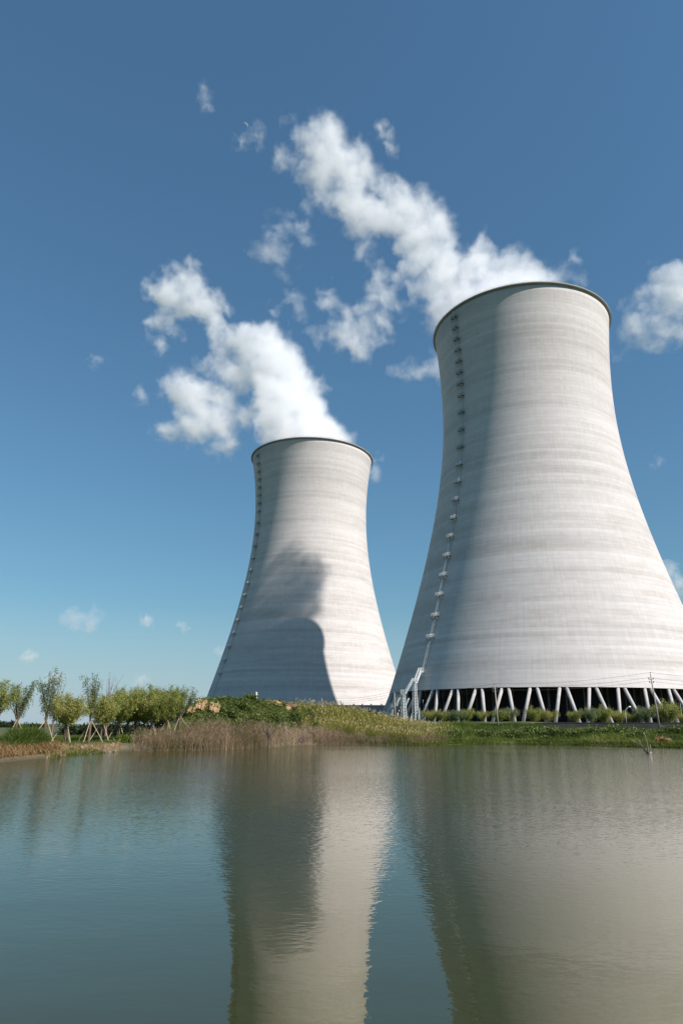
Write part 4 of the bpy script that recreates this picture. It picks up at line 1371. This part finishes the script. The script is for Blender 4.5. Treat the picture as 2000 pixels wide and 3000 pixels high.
plumeA = conv([
    (640, 760, 70), (570, 730, 50, .95), (610, 640, 90), (720, 590, 95), (820, 540, 85), (920, 500, 75), (1020, 480, 70), (1120, 470, 60), (1200, 460, 50, .9), (1260, 460, 35, .8), (555, 775, 24, .6),
    (500, 520, 66), (600, 480, 90), (700, 440, 90), (800, 400, 80), (900, 365, 70), (1000, 370, 60, .9), (1080, 350, 50, .8), (1160, 390, 40, .8),
    (840, 265, 48, .9), (800, 305, 48, .9), (880, 290, 48, .9), (850, 210, 24, .6), (1010, 300, 30, .42), (1100, 300, 30, .46), (1130, 330, 22, .5), (860, 170, 15, .28),
    (420, 400, 52), (500, 360, 78), (600, 340, 90), (670, 330, 58, .9), (640, 250, 58, .9), (380, 280, 52), (450, 240, 80), (540, 220, 80), (600, 180, 58, .9), (640, 130, 38, .6), (700, 110, 20, .3),
    (280, 130, 66), (360, 150, 80), (450, 120, 80), (540, 100, 70), (580, 50, 50, .8), (500, 40, 60, .9), (150, 90, 66, .95), (80, 110, 56, .9), (200, 60, 80), (60, 60, 60, .9),
    (1430, 330, 26, .34), (1390, 370, 22, .28), (1350, 400, 18, .28), (1340, 440, 30, .42), (1390, 450, 25, .42), (1460, 350, 20, .28), (1470, 450, 25, .34), (1440, 480, 25, .42)], 1000, 600, 2.09) + conv([
    (1490, 900, 78), (1400, 1000, 98), (1300, 1000, 88), (1200, 980, 78), (1330, 850, 86, .95), (1370, 770, 48, .7), (1240, 830, 48, .6), (1200, 760, 25, .32), (1500, 1080, 78), (1420, 1100, 66),
    (1080, 1010, 96), (1000, 1050, 66, .9), (960, 950, 76, .9), (1050, 920, 70, .9), (970, 850, 76, .86), (1020, 800, 78, .86), (1060, 720, 68, .86), (1050, 620, 78, .82), (1070, 520, 68, .68),
    (1010, 440, 58, .58), (950, 700, 78, .86), (900, 600, 90, .96), (820, 550, 108), (760, 600, 96, .96), (700, 650, 66, .8), (850, 430, 86, .96), (830, 350, 56, .8), (740, 340, 40, .5),
    (700, 460, 78, .86), (620, 460, 58, .56), (880, 300, 35, .34), (620, 680, 35, .5), (790, 690, 68, .8), (760, 830, 50, .52), (740, 900, 50, .48), (800, 770, 40, .5), (660, 960, 35, .34), (880, 830, 40, .5),
    (470, 580, 58, .44), (430, 620, 40, .38), (520, 530, 40, .34), (540, 620, 40, .28), (590, 390, 40, .24), (520, 280, 35, .26), (600, 170, 24, .2), (680, 200, 22, .17), (560, 330, 30, .18), (480, 240, 20, .15),
    (1100, 1180, 40, .5), (1060, 1250, 45, .46), (1130, 1250, 40, .42)], 650, 250, 2.613)
driftA = conv([
    (450, 1100, 58, .44), (520, 1080, 58, .4), (600, 1130, 58, .4), (640, 1180, 40, .38), (420, 1200, 68, .48), (340, 1220, 56, .42), (280, 1240, 40, .38), (360, 1310, 58, .52), (440, 1330, 58, .52),
    (430, 1400, 42, .46), (480, 1440, 30, .38), (480, 1250, 50, .42), (480, 1500, 20, .32), (600, 1010, 35, .24), (400, 950, 40, .16), (560, 1380, 25, .18), (760, 1170, 18, .18)], 650, 250, 2.613)
wcloud = conv([
    (150, 240, 30, .34), (130, 300, 35, .38), (160, 370, 35, .34), (220, 400, 35, .38), (260, 450, 45, .46), (330, 470, 40, .46), (230, 530, 58, .66), (300, 560, 48, .56), (180, 620, 58, .66),
    (250, 620, 44, .56), (150, 700, 58, .72), (230, 720, 44, .6), (100, 770, 58, .66), (200, 790, 44, .52), (140, 850, 56, .66), (110, 915, 42, .6), (60, 860, 48, .56), (0, 760, 58, .6), (350, 620, 30, .32),
    (390, 690, 30, .28), (430, 600, 30, .32), (280, 760, 25, .38), (270, 830, 25, .38)], 1000, 600, 2.09) + conv([
    (1380, 640, 58, .66), (1300, 570, 54, .62), (1250, 520, 45, .52), (1290, 470, 48, .56), (1240, 400, 48, .6), (1190, 370, 40, .5), (1170, 320, 30, .46), (1210, 260, 22, .32), (1160, 540, 44, .46),
    (1110, 530, 34, .42), (1150, 600, 25, .32), (1020, 390, 44, .52), (1040, 450, 30, .38), (1070, 360, 25, .32), (1000, 340, 30, .38), (950, 290, 20, .24), (1390, 690, 34, .5), (1260, 620, 40, .42), (1240, 720, 12, .24)], 350, 700, 1.96)
lowcl = conv([(300, 1020, 30, .38), (380, 1030, 40, .48), (450, 1030, 44, .52), (520, 1020, 50, .54), (580, 990, 50, .56), (570, 930, 40, .42), (610, 1045, 40, .44), (420, 960, 30, .28), (380, 900, 15, .2),
              (680, 1010, 50, .5), (760, 1020, 45, .5)], 1000, 600, 2.09)
rightcl = conv([(1560, 400, 115, .9), (1450, 450, 115, .9), (1330, 480, 115, .9), (1240, 430, 68, .7), (1330, 380, 58, .6), (1500, 330, 58, .6), (1240, 600, 96, .86), (1360, 620, 108, .82), (1130, 650, 68, .7),
                (1040, 700, 58, .6), (900, 710, 48, .46), (820, 720, 38, .34), (1150, 780, 68, .6), (1260, 760, 88, .7), (1000, 800, 50, .38), (900, 800, 40, .34), (830, 870, 30, .34), (1060, 960, 78, .6),
                (950, 980, 68, .52), (880, 1050, 78, .56), (1050, 1080, 98, .76), (1150, 1060, 108, .8), (1160, 1200, 66, .6), (1000, 1180, 78, .5), (880, 1250, 56, .42), (840, 1330, 42, .38), (1300, 1000, 128, .76),
                (1450, 1000, 128, .72), (1400, 800, 128, .72), (1530, 750, 128, .72), (1550, 600, 128, .86), (1300, 1160, 88, .5), (1450, 1160, 88, .5), (1560, 1150, 88, .5), (1220, 270, 30, .24), (820, 1080, 40, .42),
                (1720, 520, 150, .9), (1720, 800, 150, .8), (1720, 1050, 120, .6)], 1600, 700, 3.92)


def depA(px, py): return 236 + 14 * min(1, max(0, (900 - py) / 150)) + 28 * min(1, max(0, (750 - py) / 500))


def depB(px, py): return 377 + 50 * min(1, max(0, (1290 - py) / 560)) + 10 * min(1, max(0, (820 - px) / 400))


steam('steam_plume', plumeB, depB, 'white steam plume leaning left from the far tower', 'steam', 'steam plumes', 2.4, .105, 1, 1.1, res=176, skirt=True, extra=((-17, 382, 156, 22, 1), (-20, 392, 166, 20, 1)))
steam('steam_plume', plumeA, depA, 'large white steam plume trailing up left from the near tower', 'steam', 'steam plumes', 1.9, .115, 2, 1.1, res=192, skirt=True, extra=((70, 243, 156, 22, 1), (68, 259, 162, 18, 1), (70, 268, 159, 11, 1), (65, 276, 164, 12, 1), (62, 279, 173, 8, .95), (57, 280, 180, 6, .8)))
steam('steam_cloud', driftA, lambda a, b: 300, 'thin ragged scrap of steam left below the top of the large plume', 'steam', 'drifting steam', 1.9, .085, 3, .9, skirt=True)
steam('steam_cloud', wcloud, lambda a, b: 305, 'torn U shaped steam cloud hanging between the two plumes', 'steam', 'drifting steam', 1.9, .10, 4, .9, skirt=True)
steam('cloud', lowcl, lambda a, b: 620, 'small flat white cloud just left of the near tower below its rim', 'cloud', 'clouds', 4.2, .05, 5, 1)
steam('cloud', rightcl, lambda a, b: 900, 'big white cloud cut by the right edge beside the near tower', 'cloud', 'clouds', 7, .035, 6, 1)
far = [
    ([(1093, 1385, 18, .6), (1098, 1398, 12, .5), (1104, 1345, 11, .3), (1114, 1332, 9, .25)], 520, 'small puff peeking out right of the far tower rim', 4.5, .07),
    ([(600, 262, 14, .3), (597, 285, 18, .33), (610, 300, 10, .28), (612, 322, 14, .32), (602, 325, 9, .25)], 420, 'faint wisp high at left above the moon', 4.5, .05),
    ([(757, 382, 18, .34), (742, 398, 15, .28), (702, 418, 18, .32), (720, 408, 14, .26), (760, 410, 14, .26), (765, 430, 12, .2), (695, 428, 10, .26)], 420, 'faint wisp just below the moon', 4.5, .05),
    ([(1110, 380, 16, .44), (1128, 368, 14, .44), (1135, 385, 14, .38), (1140, 408, 13, .34), (1147, 430, 13, .32), (1152, 448, 10, .3), (1100, 385, 10, .34)], 330, 'small hooked wisp alone right of the large plume top', 3.6, .07),
    ([(200, 1812, 22, .5), (225, 1822, 24, .55), (250, 1828, 24, .55), (275, 1800, 18, .45), (290, 1805, 14, .4), (190, 1822, 14, .42), (215, 1800, 14, .4), (265, 1822, 20, .45)], 3200, 'widest pale cloud low in the sky at far left', 30, .006),
    ([(424, 1815, 14, .7), (432, 1824, 13, .7), (440, 1810, 8, .5)], 3200, 'small round cloud low in the sky, left of a smaller one', 20, .012),
    ([(532, 1835, 12, .7), (541, 1838, 11, .6), (527, 1832, 8, .5)], 3200, 'small cloud nearest the far tower, above the willow clump', 20, .012),
    ([(78, 1924, 12, .6), (90, 1920, 14, .7), (102, 1922, 9, .6)], 3600, 'small flat bottomed cloud above the left willows', 20, .012),
    ([(150, 1990, 16, .5), (168, 1988, 15, .6), (178, 1992, 10, .5), (138, 1994, 10, .4)], 3600, 'low cloud between the tall sparse willow and the round willow', 20, .010),
    ([(405, 1995, 14, .6), (420, 1992, 14, .6), (395, 1998, 10, .5)], 3600, 'low cloud showing over the top of the willow clump', 20, .010),
    ([(640, 1908, 12, .5), (650, 1908, 10, .5), (631, 1909, 8, .4)], 3600, 'faint little cloud touching the left edge of the far tower', 20, .010),
    ([(1955, 1670, 20, .7), (1965, 1690, 18, .7), (1948, 1660, 10, .5), (1985, 1710, 26, .7), (2015, 1730, 30, .7)], 1800, 'small cloud low at the right edge beside the near tower', 16, .014),
    ([(1925, 1350, 14, .24), (1938, 1345, 9, .22), (1910, 1358, 9, .2)], 1800, 'very faint wisp in the sky right of the near tower', 13, .012),
    ([(270, 1060, 16, .22), (290, 1056, 14, .24), (308, 1060, 10, .2)], 1500, 'very faint wisp in the blue left of the far plume', 11, .014),
]
for k, (ci, Y, lab, sp, dn) in enumerate(far):
    steam('cloud', [(a, b, c * 1.15, d) for a, b, c, d in ci], lambda a, b, Y=Y: Y, lab, 'cloud', 'clouds', sp * .5, dn * 1.5, 20 + k, 1, .12, 64)

# moon: the lit crescent of its disc
mc = at(716.5, 368.5, 6000)
kd = (mc - CAM).dot(AF) / F
mr_ = 10.8 * kd
mb = MB()
ax, ay = (AR * .80 + AU * .60), (AR * -.60 + AU * .80)
view = (mc - CAM).normalized()
front, back = [], []
for t in np.linspace(-math.pi / 2, math.pi / 2, 25):
    row = []
    for s in np.linspace(.50, 1, 7):
        u, v = math.cos(t) * s * .96 + .0, math.sin(t)
        w = math.sqrt(max(0, 1 - u * u - v * v))
        row.append((ax * u + ay * v - view * w * .9) * mr_)
    row += [p + view * mr_ * .05 for p in reversed(row)]
    front.append(row)
mb.quadgrid(front, True, False)
tag(mb.build('moon', M_moon, None, mc, True), 'pale daytime crescent moon high left of the large plume', 'moon')

# ------------------------------------------------------------------ render settings
S.render.engine = 'CYCLES'
cy = S.cycles
cy.max_bounces = 12
cy.diffuse_bounces = 4
cy.glossy_bounces = 3
cy.transmission_bounces = 4
cy.volume_bounces = 10
cy.volume_max_steps = 400
cy.use_denoising = True
cy.sample_clamp_indirect = 8
cy.caustics_reflective = False
cy.caustics_refractive = False
vs = S.view_settings
vs.view_transform = 'Standard'
vs.look = 'None'
vs.exposure = 0.32
vs.gamma = 1.0
